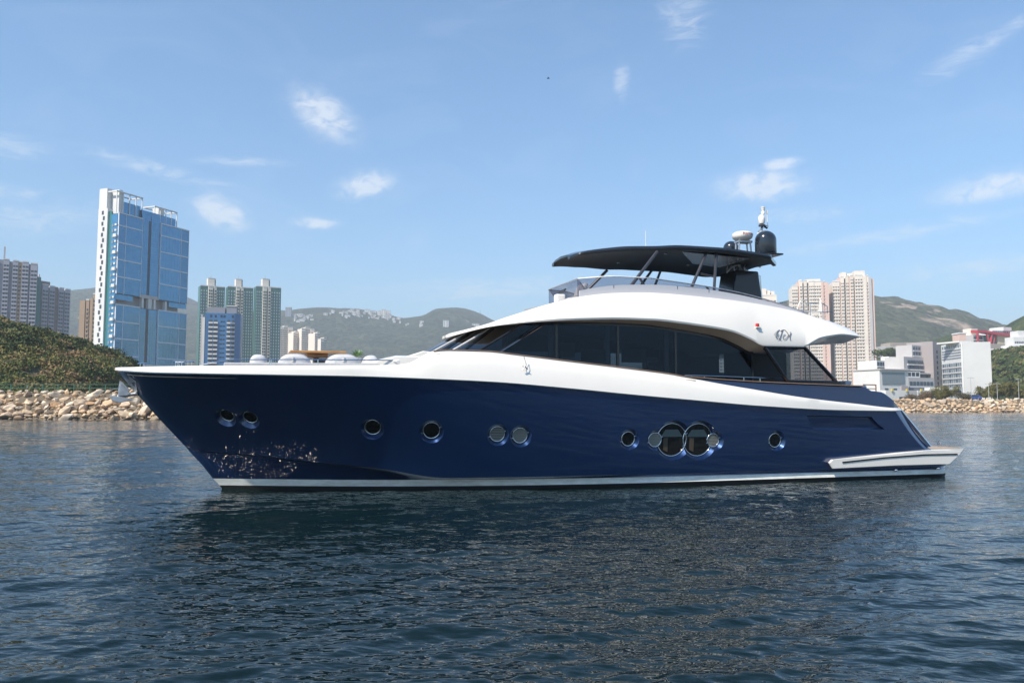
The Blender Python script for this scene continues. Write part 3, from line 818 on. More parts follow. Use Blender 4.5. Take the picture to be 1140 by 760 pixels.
# ---- hardtop
HTF = px3(650, 279.5, 1.1).x
near = [(650,279.6),(670,276.5),(700,273.6),(730,272.7),(758,272.7),(805,275.6),(835,279.5),(858,283)]
HP = [px3(x, y, 1.9) for x, y in near]
HP[0] = px3(650, 279.6, 1.1); HP[1] = px3(670, 276.5, 1.3); HP[2] = px3(700, 273.6, 1.6)
ZH = pchip([HTF - .35] + [p.x for p in HP] + [18.5], [HP[0].z - .10] + [p.z for p in HP] + [HP[-1].z - .12])
HE = HP[-1].x
def th_(s):
    if s < HTF: return 1.1 - .35 * ((HTF - s) / .3) ** 2
    if s < HTF + 3.2: return 1.1 + .8 * math.sin((s - HTF) / 3.2 * math.pi / 2)
    if s > HE: return max(.7, 1.9 - 1.15 * (s - HE) / 1.1)
    return 1.9
rings = []
for i in range(60):
    s = HTF - .3 + (HE + .75 - HTF + .3) * i / 59; t = th_(s); z = ZH(s)
    thk = .06 + .09 * min(1, (s - HTF + .75) / 1.5)
    r_ = [(-t, z - thk), (-t - .02, z - thk*.5), (-t + .02, z), (-t*.6, z + .07), (0, z + .10), (t*.6, z + .07), (t - .02, z), (t + .02, z - thk*.5), (t, z - thk), (t - .14, z - thk), (t*.75, z - thk + .09), (0, z - thk + .12), (-t*.75, z - thk + .09), (-t + .14, z - thk)]
    rings.append([(s, y, zz) for y, zz in r_])
mb = MB(); mb.loft(rings); ht = mb.build('hardtop', [M['dkpaint'], M['under']], yacht, smooth=35)
for p in ht.data.polygons:
    if p.normal.z < -.2: p.material_index = 1
mb = MB()
for s, t in ((HTF + 1.2, 1.0), (HTF + 2.8, .9), (HTF + 4.3, .9), (HTF + 2.0, -.8), (HTF + 4.5, -.7)):
    mb.lathe([(0, -.02), (.05, -.015), (.05, .02), (0, .02)], (s, -t, ZH(s) - .075), 10)
mb.build('downlight', M['chrome'], ht)
mb = MB(); s0 = HTF + 2.9; mb.loft([[(s, -y, ZH(s) - .088 + o) for s, y in ((s0 + .2, 1.35), (s0 + 2.6, 1.35), (s0 + 2.6, -.4), (s0 + 1.6, -.4))] for o in (0, .02)])
mb.build('roof_hatch', mat('satin_panel', (.10, .12, .15), .2), ht)
mb = MB(); a = px3(719, 271.5, .6); b = px3(719, 257, .6); mb.tube([(a.x, a.y, a.z - .2), b], .011, 6); mb.build('whip_antenna', M['white'], ht)
# struts
def strut(name, pts, r):
    m_ = MB(); m_.tube(pts, r, 8); return m_.build(name, M['strut'], yacht, smooth=True)
for t, a, b in ((1.75, (731.6, 282), (713, 308)),):
    pa = px3(731.6, 280, 1.75); pb = px3(713, 308, 2.1); pc_ = px3(697, 325.5, 2.2)
    for side in (1, -1): strut('strut', [(p.x, p.y*side, p.z) for p in (pa, pc_)], .05)
    pa = px3(712, 309.5, 2.12); pb = px3(722.5, 325.5, 2.2)
    for side in (1, -1): strut('strut', [(p.x, p.y*side, p.z) for p in (pa, pb)], .035)
    pa = px3(786.5, 281, 1.75); pb = px3(767, 326.6, 2.2); pd = px3(797.5, 281, 1.75); pe = px3(794.5, 330.5, 2.2); pf = px3(780, 304.5, 1.97); pg = px3(795, 308, 1.97); ph = px3(786.5, 319, 2.1)
    for side in (1, -1):
        for q in ((pa, pb), (pd, pe)): strut('strut', [(p.x, p.y*side, p.z) for p in q], .045)
        for q in ((pf, pg), (ph, pe)): strut('strut', [(p.x, p.y*side, p.z) for p in q], .03)
# ---- mast pedestal, radar, domes
zb_ = ZRH(meas(828, 326, 0)[0]) - .5
a1, a2, a3, a4 = px3(819, 300.5, .45), px3(844.5, 302.5, .45), px3(848.5, 327, .5), px3(811.5, 325, .5)
mb = MB(); mb.loft([[(a1.x, a1.y, a1.z), (a2.x, a1.y, a1.z), (a2.x, -a1.y, a1.z), (a1.x, -a1.y, a1.z)][::-1], [(a4.x - .05, a3.y - .05, zb_ - .1), (a3.x + .12, a3.y - .05, zb_ - .1), (a3.x + .12, -a3.y + .05, zb_ - .1), (a4.x - .05, -a3.y + .05, zb_ - .1)][::-1]])
mast = mb.build('mast_pedestal', M['black'], yacht, bevel=.04)
mb = MB(); zt = ZH(a1.x + .5)
for i, (dx, dy) in enumerate(((.1,.2),(.3,-.2),(.5,.25),(.7,0),(.85,.2),(.45,-.3),(.2,-.1))):
    mb.tube([(a1.x + dx, dy, a1.z - .05), (a1.x + dx + .05*math.sin(i*2), dy, (a1.z + zt)/2), (a1.x + dx + .03, dy, zt)], .03 if i % 2 else .018, 6)
mb.tube([(a1.x - .25, -.35, zt - .2), (a1.x - .3, -.38, zt - .35), (a1.x - .1, -.4, a1.z + .12), (a1.x + .2, -.3, a1.z + .2), (a1.x + .35, -.3, a1.z)], .035, 6)
mb.build('cable_bundle', M['steel'], mast, smooth=True)
mb = MB(); mb.tube([(a2.x + .06, -.3, a1.z - .1), (a2.x + .16, -.3, a1.z - .12), (a3.x + .2, -.3, zb_)], .02, 6); mb.build('ladder_rail', M['chrome'], mast, smooth=True)
pr = px3(826.5, 262.5, .1); zr = pr.z; 
mb = MB(); mb.lathe([(0, -.16), (.22, -.155), (.31, -.09), (.34, -.01), (.33, .06), (.27, .11), (.1, .135), (0, .14)], (pr.x, -.1, zr), 32)
rad = mb.build('radar_dome', M['white'], yacht, smooth=True)
tx = bpy.data.curves.new('radar_text', 'FONT'); tx.body = 'Raymarine'; tx.size = .13; tx.extrude = .002; tx.align_x = 'CENTER'
to = bpy.data.objects.new('tmp', tx); col.objects.link(to); bpy.context.view_layer.update()
tm = bpy.data.meshes.new_from_object(to); bpy.data.objects.remove(to)
for v in tm.vertices:                 # wrap the word round the dome
    x, y = v.co.x, v.co.y; a = x / .345 + .25
    v.co = (pr.x + .347*math.sin(a), -.1 - .347*math.cos(a), zr - .015 + y*.9)
tm.materials.append(M['redtext']); to = bpy.data.objects.new('lettering', tm); col.objects.link(to); to.parent = rad
mb = MB(); mb.box(pr.x - .22, pr.x + .28, -.25, .05, zr - .24, zr - .17)
for dx, dy in ((-.18,-.2),(.22,-.2),(.22,.0),(-.18,0)): mb.tube([(pr.x + dx, dy, zr - .18), (pr.x + dx*1.3, dy, ZH(pr.x) + .05)], .028, 6)
mb.tube([(pr.x - .3, -.3, ZH(pr.x) + .25), (pr.x - .3, -.3, ZH(pr.x))], .07, 8); mb.tube([(pr.x - .1, -.35, ZH(pr.x) + .2), (pr.x + .2, -.35, ZH(pr.x) + .2)], .05, 8)
mb.build('radar_bracket', M['steel'], rad, smooth=40)
def dome(px, pyt, pyb, wpx, t, name='satellite_dome'):
    c_ = px3(px, pyb, t); top = px3(px, pyt, t); h = top.z - c_.z; D = 25.5; r = wpx / 2 / F * D; 
    mb = MB(); prof = [(0, 0), (r*.93, 0), (r, .05), (r, h - r*.95)] + [(r*math.cos(a), h - r*.95 + r*.95*math.sin(a)) for a in [i*math.pi/2/9 for i in range(1, 9)]] + [(0, h)]
    mb.lathe(prof, (c_.x, c_.y, c_.z), 36); return mb.build(name, M['dkpaint'], yacht, smooth=True)
dm = dome(852.6, 257, 283, 25, .35)
dome(814, 268.5, 285, 19, -.9)
p = px3(852.6, 283.5, .35); mb = MB(); mb.box(p.x - .40, p.x + .40, p.y - .4, p.y + .4, p.z - .05, p.z + .0); mb.build('dome_shelf', M['black'], dm, bevel=.02)
# instrument mast: lights and camera on top
m0 = px3(844.5, 259, .0); m1 = px3(849.5, 250, .0); m2 = px3(850, 231, .0)
mb = MB(); mb.tube([(m0.x, 0, ZH(m0.x)), (m0.x, 0, m0.z), (m1.x, 0, m1.z)], .04, 8); mb.tube([(m0.x + .1, .1, ZH(m0.x)), (m1.x, .05, m1.z)], .03, 8); mb.tube([(m1.x + .2, 0, m1.z - .05), (m1.x, 0, m1.z)], .02, 6)
im = mb.build('instrument_mast', M['white'], yacht, smooth=True)
mb = MB(); q = px3(848, 244, 0); mb.lathe([(0, -.17), (.09, -.15), (.115, -.05), (.115, .06), (.08, .13), (0, .14)], (q.x, 0, q.z), 16); mb.build('camera_housing', M['white'], im, smooth=True)
mb = MB(); mb.lathe([(0, -.06), (.11, -.05), (.11, 0), (0, 0)], (q.x, 0, q.z - .19), 12); mb.tube([(q.x + .2, 0, q.z - .3), (q.x + .05, 0, q.z - .2)], .03, 6); mb.build('clamp', M['strut'], im)
mb = MB(); q = px3(849.5, 235, 0); mb.lathe([(0, -.12), (.06, -.11), (.06, -.02), (.045, 0), (.06, .02), (.06, .09), (.075, .1), (.075, .13), (0, .14)], (q.x, 0, q.z), 12); mb.build('anchor_light', M['white'], im, smooth=40)
mb = MB(); q = px3(854, 236, 0); mb.lathe([(0, -.06), (.035, -.05), (.035, .04), (0, .06)], (q.x, 0, q.z), 10); mb.tube([(q.x, 0, q.z), (q.x + .01, 0, q.z - .55), (m1.x, 0, m1.z - .1)], .012, 6); mb.build('wind_sensor', M['white'], im)

# ---- foredeck fittings
def fd(px, py, t): return px3(px, py, t)
mb = MB(); a = fd(249, 403.2, 1.7); b = fd(436, 404.4, 1.9); zt1, zt2 = a.z, b.z
mb.loft([[(a.x, -1.6, 2.95), (a.x, -1.6, zt1), (a.x, 1.6, zt1), (a.x, 1.6, 2.95)], [(b.x, -1.95, 2.9), (b.x, -1.95, zt2), (b.x, 1.95, zt2), (b.x, 1.95, 2.9)]])
mb.build('foredeck_coaming', M['cushion'], yacht, bevel=.02)
mb = MB(); pts_ = [(222,406),(238,403),(262,400.3),(300,400.1),(340,400.0),(400,400.6),(440,400.8),(457,400.9)]
for side in (1, -1):
    q = [fd(x, y, 2.0) for x, y in pts_]; mb.tube([(p.x, p.y*side, p.z) for p in q], .014, 6)
    for x in (300, 302, 354, 374, 457):
        p = fd(x, 400.3, 2.0); mb.tube([(p.x, p.y*side, p.z), (p.x, p.y*side, 2.95)], .013, 6)
mb.split('foredeck_rail', M['chrome'], yacht, smooth=True, by='side')
def pad(x0, x1, yt, yb, t, dt, name='sunpad_backrest'):
    a, b = fd(x0, yb, t), fd(x1, yb, t); h = fd((x0+x1)/2, yt, t).z - a.z; mb = MB(); n = 14; rings = []
    for i in range(n + 1):
        u = i / n; e = (1 - abs(2*u - 1) ** 3.2); x = a.x + (b.x - a.x) * u; zt = max(.01, h * .92 * e ** .8)
        rings.append([(x, -(t + dt/2*(.75 + .25*e)), a.z - .12), (x, -(t + dt/2*(.75 + .2*e)), a.z + zt*.7 - .04), (x, -t - dt*.2, a.z + zt), (x, -t + dt*.2, a.z + zt), (x, -(t - dt/2*(.75 + .2*e)), a.z + zt*.7 - .04), (x, -(t - dt/2*(.75 + .25*e)), a.z - .12)])
    mb.loft(rings); return mb.build(name, M['cushion'], yacht, smooth=50)
pad(278, 297, 394.2, 401.5, .8, .9); p1_ = pad(310, 345, 393.6, 402, 1.2, .9); p2_ = pad(363, 399, 393.8, 402, 1.2, .9); pad(404, 420, 395.2, 402, .8, .9)
for x in (326, 382.5):
    mb = MB(); a, b = fd(x - .7, 396.8, 1.66), fd(x + .7, 402.3, 1.66); mb.box(a.x, b.x, a.y - .01, a.y + .03, b.z, a.z); mb.build('strap', M['white'], p1_ if x < 350 else p2_)
mb = MB(); a, b = fd(322, 391.2, .3), fd(383, 391.6, .3); mb.box(a.x, b.x, -.9, .9, a.z - .06, a.z); mb.box(a.x + .45, b.x - .45, -.5, .5, a.z - .16, a.z - .062); mb.box(a.x+.8, b.x-.8, -.2, .2, a.z - .5, a.z - .165)
mb.build('foredeck_table', M['wood'], yacht, bevel=.01)
mb = MB(); a = fd(356, 401.5, .6); mb.box(a.x - .16, a.x + .16, -.8, -.5, a.z - .06, a.z + .05); mb.build('deck_hatch', M['black'], yacht)
mb = MB()
w0, w1, w2, w3 = fd(436, 402.3, 1.9), fd(470, 390.8, 1.9), fd(485, 392.3, 1.9), fd(443, 407.5, 1.9)
mb.loft([[(p.x, y, p.z) for p in (w0, w1, w2, w3)] for y in (-2.05, -1.9, 1.9, 2.05)]); mb.build('forward_seat_back', M['white'], yacht, bevel=.03)
def cleat(px, py, t):
    p = fd(px, py, t); mb = MB(); mb.box(p.x - .025, p.x - .01, p.y - .03, p.y + .03, p.z - .16, p.z + .02); mb.box(p.x + .06, p.x + .075, p.y - .03, p.y + .03, p.z - .16, p.z + .02); mb.tube([(p.x - .08, p.y, p.z + .03), (p.x + .13, p.y, p.z + .03)], .022, 6); mb.build('cleat', M['chrome'], yacht)
cleat(157, 406, .7); cleat(199, 403.8, 1.6); cleat(210, 403.8, 1.6); cleat(196.5, 404.2, 1.2)
mb = MB()
for x0, x1 in ((459.5, 461), (472.5, 471)):
    a, b = fd(x0, 404.2, 2.78), fd(x1, 409.5, 2.78); mb.tube([a + Vector((0, -.02, 0)), b + Vector((0, -.25, 0))], .02, 6)
mb.split('fairlead', M['chrome'], yacht)
# ---- anchor in its stem pocket
mb = MB()
pk = [(143,417),(152,424),(153.5,441),(146.5,431)]
for side in (1, -1):
    P_ = []
    for x, y in pk:
        s, t, z = meas_on(x, y, hull_t); n = hull_n(s, z); p = Vector(L3(s, t, z)) + n*.012; P_.append((p.x, p.y*side, p.z))
    mb.loft([P_, [(x + .0, y*.6, z) for x, y, z in P_]])
mb.build('anchor_pocket', M['steel'], yacht)
anc = MB()
A = lambda px, py, t=0: px3(px, py, t)
fl = [[A(135,427.5), A(138.5,429.5), A(147,438.5), A(143,440.5), A(132.5,441)], [A(122.5,440), A(131,441), A(151.5,444.3), A(133.5,448.2), A(125,446.5)]]
anc.loft([[p + Vector((0, y - .05, 0)) for p in fl[0]] for y in (-.16, -.13)]); anc.loft([[p + Vector((0, y, 0)) for p in fl[1]] for y in (-.05, .03)])
anc.loft([[p + Vector((-.06, y + .05, .1)) for p in fl[0]] for y in (.13, .16)])
anc.tube([A(131, 441.5), A(152, 438), A(158, 434)], .05, 8)
anc.build('anchor', M['steel'], yacht, bevel=.012)

# ---- cockpit: rail, sofa, gate
mb = MB(); a, b = px3(934, 424.5, 1.6), px3(958, 429, 1.6); mb.box(a.x, b.x, -1.9, 1.9, b.z - .4, a.z - .12); mb.box(a.x, a.x + .25, -1.9, 1.9, a.z - .12, a.z + .02); mb.build('cockpit_sofa', M['cushion'], yacht, bevel=.05)
mb = MB()
q = [px3(961, 428, 2.4), px3(975, 428.3, 2.4)]
mb.tube(q, .02, 6); mb.tube([q[0], q[0] - Vector((0, 0, .35))], .015, 6); mb.tube([q[1], q[1] - Vector((0, 0, .4))], .02, 6); mb.tube([p - Vector((0, 0, .12)) for p in q], .016, 6)
mb.build('stern_gate', M['teak'], yacht)
mb = MB(); q = [px3(868, 336.8, 1.9), px3(880, 336.6, 1.9), px3(902, 337.3, 1.9), px3(916, 337.8, 1.9), px3(921, 341, 1.9), px3(921, 349, 1.9)]; mb.tube(q, .014, 6)
q = [px3(890, 347.5, 2.2), px3(905, 347.2, 2.2), px3(919, 347.5, 2.2), px3(926, 346, 2.2)]; mb.tube(q, .014, 6)
for x in (902, 916): a = px3(x, 337.4, 1.9); mb.tube([a, Vector((a.x, a.y, ZRH(a.x) - .3))], .012, 6)
mb.build('aft_rail', M['chrome'], yacht, smooth=True)
# two wire garden chairs on the aft flybridge
def wire_chair(px, py, t, rz, label):
    _h = ZRH(px); dk = min(_h, max(ZRL(px) + .3, _h - .55)) + .02; lg_ = py; lp = Vector((px, -t, dk + py))
    base = Y0 + Matrix.Rotation(YAW, 3, 'Z') @ lp
    c_ = empty('wire_chair', base, YAW + rz, label, 'chair', 'wire chairs on the aft flybridge')
    mb = MB()
    arch = [Vector((.30*math.cos(a), .0 + .0, .0 + .46*max(0, math.sin(a)))) for a in [math.pi*i/12 for i in range(13)]]
    mb.tube([(p.x, .24 - .0*p.z, p.z + .02) for p in arch], .016, 6)
    for a in (-.18, -.09, 0, .09, .18): mb.tube([(a, .24, .02), (a*.6, .25, .40)], .007, 5)
    mb.build('backrest', M['white'], c_)
    mb = MB(); mb.tube([(.28*math.cos(a), .24*math.sin(a), .0) for a in [2*math.pi*i/16 for i in range(17)]], .016, 6)
    for a in (-.15, -.05, .05, .15): mb.tube([(a, -.2, .0), (a, .22, 0)], .007, 5)
    mb.build('seat', M['white'], c_)
    for lx, ly in ((.22, .2), (-.22, .2), (.2, -.2), (-.2, -.2)):
        mb = MB(); mb.tube([(lx, ly, 0), (lx*1.15, ly*1.15, -lg_)], .013, 6); mb.build('leg', M['white'], c_)
wire_chair(16.75, .46, 1.75, R(200), 'white wire chair beside the rail on the aft flybridge, nearer the mast')
wire_chair(17.45, .46, 1.6, R(240), 'white wire chair at the very stern of the flybridge, over the overhang')
# potted plant on the foredeck
pp = empty('potted_plant', Y0 + Matrix.Rotation(YAW, 3, 'Z') @ px3(398, 400, .2), 0, 'small green potted plant on the foredeck between the white seat backs', 'plant')
mb = MB(); mb.lathe([(0, -.15), (.08, -.15), (.11, .05), (0, .05)], (0, 0, 0), 14); mb.build('pot', M['cushion'], pp)
mb = MB()
for i in range(60):
    a = rng.random()*6.28; l = .1 + .12*rng.random(); e = .4 + .9*rng.random(); c0 = Vector((0,0,.05)); d_ = Vector((math.cos(a)*math.cos(e), math.sin(a)*math.cos(e), math.sin(e))); w = Vector((-math.sin(a), math.cos(a), 0))*.022
    mb.quad(c0 + d_*l*.4 - w*.2, c0 + d_*l - w, c0 + d_*(l + .06), c0 + d_*l + w)
mb.build('leaves', mat('plant_leaf', (.16, .26, .10), .6), pp, fix=False)

# ------------------------------------------------------------------ land
M['rock_l'] = None
def rockmat(name, cols, dark):
    m = bpy.data.materials.new(name); m.use_nodes = True; N, L = m.node_tree.nodes, m.node_tree.links; p = N['Principled BSDF']; p.inputs['Roughness'].default_value = .85
    oi = N.new('ShaderNodeObjectInfo'); cr = N.new('ShaderNodeValToRGB'); L.new(oi.outputs['Random'], cr.inputs[0]); e = cr.color_ramp.elements; e[0].color = (*cols[0], 1); e[1].color = (*cols[-1], 1)
    for i, c in enumerate(cols[1:-1]): q = e.new((i + 1) / (len(cols) - 1)); q.color = (*c, 1)
    t = N.new('ShaderNodeTexCoord'); n = N.new('ShaderNodeTexNoise'); n.inputs['Scale'].default_value = 1.6; n.inputs['Detail'].default_value = 6; L.new(t.outputs['Object'], n.inputs['Vector'])
    mr = N.new('ShaderNodeMapRange'); L.new(n.outputs['Fac'], mr.inputs[0]); mr.inputs[1].default_value = .35; mr.inputs[2].default_value = .75; mr.inputs[3].default_value = 1.1; mr.inputs[4].default_value = dark
    mx = N.new('ShaderNodeMix'); mx.data_type = 'RGBA'; mx.blend_type = 'MULTIPLY'; mx.inputs['Factor'].default_value = 1; L.new(cr.outputs[0], mx.inputs['A']); L.new(mr.outputs[0], mx.inputs['B'])
    g = N.new('ShaderNodeNewGeometry'); sp = N.new('ShaderNodeSeparateXYZ'); L.new(g.outputs['Position'], sp.inputs[0])
    wz = N.new('ShaderNodeMapRange'); L.new(sp.outputs[2], wz.inputs[0]); wz.inputs[1].default_value = .35; wz.inputs[2].default_value = .75; wz.inputs[3].default_value = .42; wz.inputs[4].default_value = 1   # wet tide line
    mw = N.new('ShaderNodeMix'); mw.data_type = 'RGBA'; mw.blend_type = 'MULTIPLY'; mw.inputs['Factor'].default_value = 1; L.new(mx.outputs['Result'], mw.inputs['A']); L.new(wz.outputs[0], mw.inputs['B'])
    L.new(mw.outputs['Result'], p.inputs['Base Color'])
    b = N.new('ShaderNodeBump'); b.inputs['Distance'].default_value = .15; L.new(n.outputs['Fac'], b.inputs['Height']); L.new(b.outputs[0], p.inputs['Normal']); return m
ROCKL = rockmat('sandstone_boulder', [(.56,.38,.22),(.64,.51,.36),(.52,.32,.17),(.56,.48,.38),(.70,.58,.44),(.36,.28,.21),(.64,.43,.25)], .65)
M['earth'] = mat('bank_earth', (.16, .12, .08), .95, c2=(.10, .085, .06), scale=.6)
M['land'] = mat('dry_grass_ground', (.10, .11, .05), .95, c2=(.16, .13, .08), scale=.05)
M['conc'] = mat('pale_concrete', (.48, .46, .43), .8, c2=(.40, .38, .36), scale=.15)
# shoreline (front foot of the bank) and land behind it
shore = [(-700, 126), (-48, 126), (70, 252), (900, 252)]
mb = MB()
mb.loft([[(x, y - .5, -1.2), (x + (0), y + 5.0, 4.1 if x < 60 else 3.6), (x, y + 9, 4.15 if x < 60 else 3.65)] for x, y in shore], closed=False, caps=False)
tag(mb.build('embankment', M['earth']), kind='structure')
mb = MB(); far = [(-5000, 5900), (-200, 5900), (200, 5900), (5000, 5900)]
mb.loft([[(shore[i][0] if 0 < i < 3 else shore[i][0]*5.5, shore[i][1] + 9, 4.12 if i < 2 else 3.62), (far[i][0], 1200, 4.5), (far[i][0], far[i][1], 6)] for i in range(4)], closed=False, caps=False)
tag(mb.build('ground', M['land']), kind='structure')
# boulders
def rock_mesh(i):
    bm = bmesh.new(); r = random.Random(i); pts = []
    for _ in range(15):
        a, b = r.uniform(0, 6.283), math.acos(r.uniform(-1, 1)); k = r.uniform(.8, 1.05)
        pts.append(bm.verts.new((k*math.sin(b)*math.cos(a), k*math.sin(b)*math.sin(a)*.85, k*math.cos(b)*.62)))
    res = bmesh.ops.convex_hull(bm, input=pts)
    for v in [v for v in bm.verts if not v.link_faces]: bm.verts.remove(v)
    bmesh.ops.bevel(bm, geom=list(bm.edges), offset=.07, segments=1, affect='EDGES', profile=.6)
    me = bpy.data.meshes.new('boulder'); bm.to_mesh(me); bm.free(); me.materials.append(ROCKL); return me
RM = [rock_mesh(i + 3) for i in range(12)]
n_rock = 0
extra_rocks = []
def put_rock(x, y, z, size, label, group):
    o = bpy.data.objects.new('boulder', RM[random.randrange(12)]); col.objects.link(o)
    o.location = (x, y, z); o.rotation_euler = (random.uniform(-.5,.5), random.uniform(-.5,.5), random.uniform(0,6.28))
    k = size/2*random.uniform(.8,1.25); o.scale = (k*random.uniform(.9,1.3), k, k*random.uniform(.85,1.15)); tag(o, label, 'boulder', group)
def bank(x0, x1, ya, htop, size, label, group, nmax):
    """boulders from the water's edge to the crest of the bank"""
    rows = int(htop / (size * .42)); c = 0; lst = []
    for r_ in range(rows + 2):
        f = (r_ + .2) / (rows + .9); x = x0 + random.uniform(0, size)
        while x < x1:
            lst.append((x, ya(x) + 5.2*f + random.uniform(-.25,.25), -.15 + htop*f + random.uniform(-.12,.12), size*random.choice((.55,.75,.9,1,1.15,1.35,1.6)))); x += size*random.uniform(.78, 1.08)
    return lst
lbl_l = 'tan boulder in the riprap bank on the left shore, below the green railing'
lbl_r = 'pale tan boulder in the riprap bank on the right shore, below the white buildings'
L1 = bank(-84, -44, lambda x: 126, 4.3, 1.55, lbl_l, '', 0)
vis = [q for q in L1 if -82 < q[0] < -51.5]; rest = [q for q in L1 if not (-82 < q[0] < -51.5)]
for q in vis[:170]: put_rock(*q, lbl_l, 'boulders of the left riprap bank')
L2 = bank(112, 170, lambda x: 252, 3.75, 1.75, lbl_r, '', 0)
vis2 = [q for q in L2 if 117 < q[0] < 160]; rest2 = [q for q in L2 if not (117 < q[0] < 160)]
keep = 298 - min(170, len(vis))
random.shuffle(vis2)
for q in vis2[:keep]: put_rock(*q, lbl_r, 'boulders of the right riprap bank')
rest = [(x, y + .35, z - .1, k * .8) for x, y, z, k in bank(-84, -44, lambda x: 126, 4.3, 1.1, '', '', 0)] + [(x, y + .4, z - .1, k * .9) for x, y, z, k in bank(112, 170, lambda x: 252, 3.75, 1.3, '', '', 0)] + rest + vis[170:] + rest2 + vis2[keep:] + bank(-120, -84, lambda x: 126, 4.3, 1.55, '', '', 0) + bank(170, 215, lambda x: 252, 3.75, 1.75, '', '', 0)
_sy = lambda x: float(np.interp(x, [p[0] for p in shore], [p[1] for p in shore]))
rest += bank(-260, -120, _sy, 4.2, 1.9, '', '', 0) + bank(-44, 112, _sy, 3.8, 1.7, '', '', 0) + bank(215, 330, _sy, 3.7, 1.9, '', '', 0)
bm = bmesh.new()
for x, y, z, s_ in rest:
    a = len(bm.verts); bm.from_mesh(RM[random.randrange(12)]); bm.verts.ensure_lookup_table()
    mt = Matrix.Translation((x, y, z)) @ Matrix.Rotation(random.uniform(0,6.28), 4, 'Z') @ Matrix.Diagonal((s_*.55, s_*.5, s_*.5, 1))
    for v in bm.verts[a:]: v.co = mt @ v.co
me = bpy.data.meshes.new('boulders'); bm.to_mesh(me); bm.free(); me.materials.append(mat('small_boulder', (.56,.41,.26), .9, c2=(.36,.25,.16), scale=.9))
o = bpy.data.objects.new('boulders', me); col.objects.link(o); tag(o, 'far and buried boulders filling the riprap banks', 'boulders', kind='stuff')

# ---- hills
def nz(x, y, z=0, oct=5): return noise.fractal(Vector((x, y, z)), .9, 2.1, oct)
def hill(name, crest, D, depth, base, m_, amp, fs, back=.5, nx=220, ny=46, kind='structure', label=None):
    f = pchip([c[0] for c in crest], [c[1] for c in crest]); x0, x1 = crest[0][0], crest[-1][0]
    mb = MB(); rings = []
    for i in range(nx + 1):
        px = x0 + (x1 - x0) * i / nx; top = at(px, f(px), D); col_ = []
        for j in range(ny + 1):
            v = j / ny
            if v < .75:
                w = v / .75; dd = D - depth * (1 - w); h = base + (top.z - base) * (math.sin(w * math.pi / 2) ** 1.15)
            else:
                w = (v - .75) / .25; dd = D + depth * back * w; h = top.z - (top.z - base) * .55 * w * w
            X = top.x
            damp = min(1, abs(v - .75) * 6 + .12) * min(1, v * 6)
            h += amp * nz(X * fs, dd * fs, D, 6) * damp + amp * .10 * nz(X * fs * 6, dd * fs * 6, 3, 3) * min(1, v*6)
            col_.append((X, dd, max(h, base - 2)))
        rings.append(col_)
    mb.loft(rings, closed=False, caps=False)
    o = mb.build(name, m_, smooth=180, fix=False)
    tag(o, label, None, None, kind); return o, f
def forest(name, a, b, c, scale, bscale, bdist, scar=None):
    m = bpy.data.materials.new(name); m.use_nodes = True; N, L = m.node_tree.nodes, m.node_tree.links; p = N['Principled BSDF']; p.inputs['Roughness'].default_value = .95; p.inputs['Specular IOR Level'].default_value = .1
    t = N.new('ShaderNodeTexCoord'); n = N.new('ShaderNodeTexNoise'); n.inputs['Scale'].default_value = scale; n.inputs['Detail'].default_value = 8; n.inputs['Roughness'].default_value = .65; L.new(t.outputs['Object'], n.inputs['Vector'])
    cr = N.new('ShaderNodeValToRGB'); L.new(n.outputs['Fac'], cr.inputs[0]); e = cr.color_ramp.elements; e[0].position = .36; e[0].color = (*a, 1); e[1].position = .66; e[1].color = (*c, 1); q = e.new(.5); q.color = (*b, 1)
    out = cr.outputs[0]
    if scar:
        n3 = N.new('ShaderNodeTexNoise'); n3.inputs['Scale'].default_value = scar[0]; n3.inputs['Detail'].default_value = 7; n3.inputs['Distortion'].default_value = .8; L.new(t.outputs['Object'], n3.inputs['Vector'])
        r3 = N.new('ShaderNodeMapRange'); L.new(n3.outputs['Fac'], r3.inputs[0]); r3.inputs[1].default_value = scar[1]; r3.inputs[2].default_value = scar[1] + .06
        mx = N.new('ShaderNodeMix'); mx.data_type = 'RGBA'; L.new(r3.outputs[0], mx.inputs['Factor']); L.new(out, mx.inputs['A']); mx.inputs['B'].default_value = (*scar[2], 1); out = mx.outputs['Result']
    L.new(out, p.inputs['Base Color'])
    v = N.new('ShaderNodeTexVoronoi'); v.inputs['Scale'].default_value = bscale; L.new(t.outputs['Object'], v.inputs['Vector'])
    bb = N.new('ShaderNodeBump'); bb.inputs['Distance'].default_value = bdist; bb.invert = True; L.new(v.outputs['Distance'], bb.inputs['Height']); L.new(bb.outputs[0], p.inputs['Normal']); return m
FOR_FAR = forest('distant_forest', (.014,.024,.014), (.026,.038,.020), (.055,.068,.036), .014, .05, 14, (.011, .69, (.22,.19,.15)))
FOR_SC = forest('hill_scrub', (.026,.036,.018), (.045,.054,.027), (.080,.082,.045), .012, .06, 12, (.0075, .60, (.30,.23,.18)))
FOR_MID = forest('hill_trees', (.020,.034,.010), (.040,.058,.018), (.075,.085,.028), .05, .22, 3)
RIDGE, _f = hill('far_ridge', [(-300,372),(-60,360),(40,350),(76,341),(88,337),(110,332),(150,325),(190,326),(208,331),(222,342),(260,349),(313,351.6),(326,350.5),(345,351),(370,346),(390,345.5),(421,348),(440,354),(468,359),(484,355.5),(495,349.5),(503,348),(519,349),(535,353.5),(548,360),(600,376),(700,392),(760,398)], 3300, 1500, 4, FOR_FAR, 20, .0020, nx=320, ny=70)
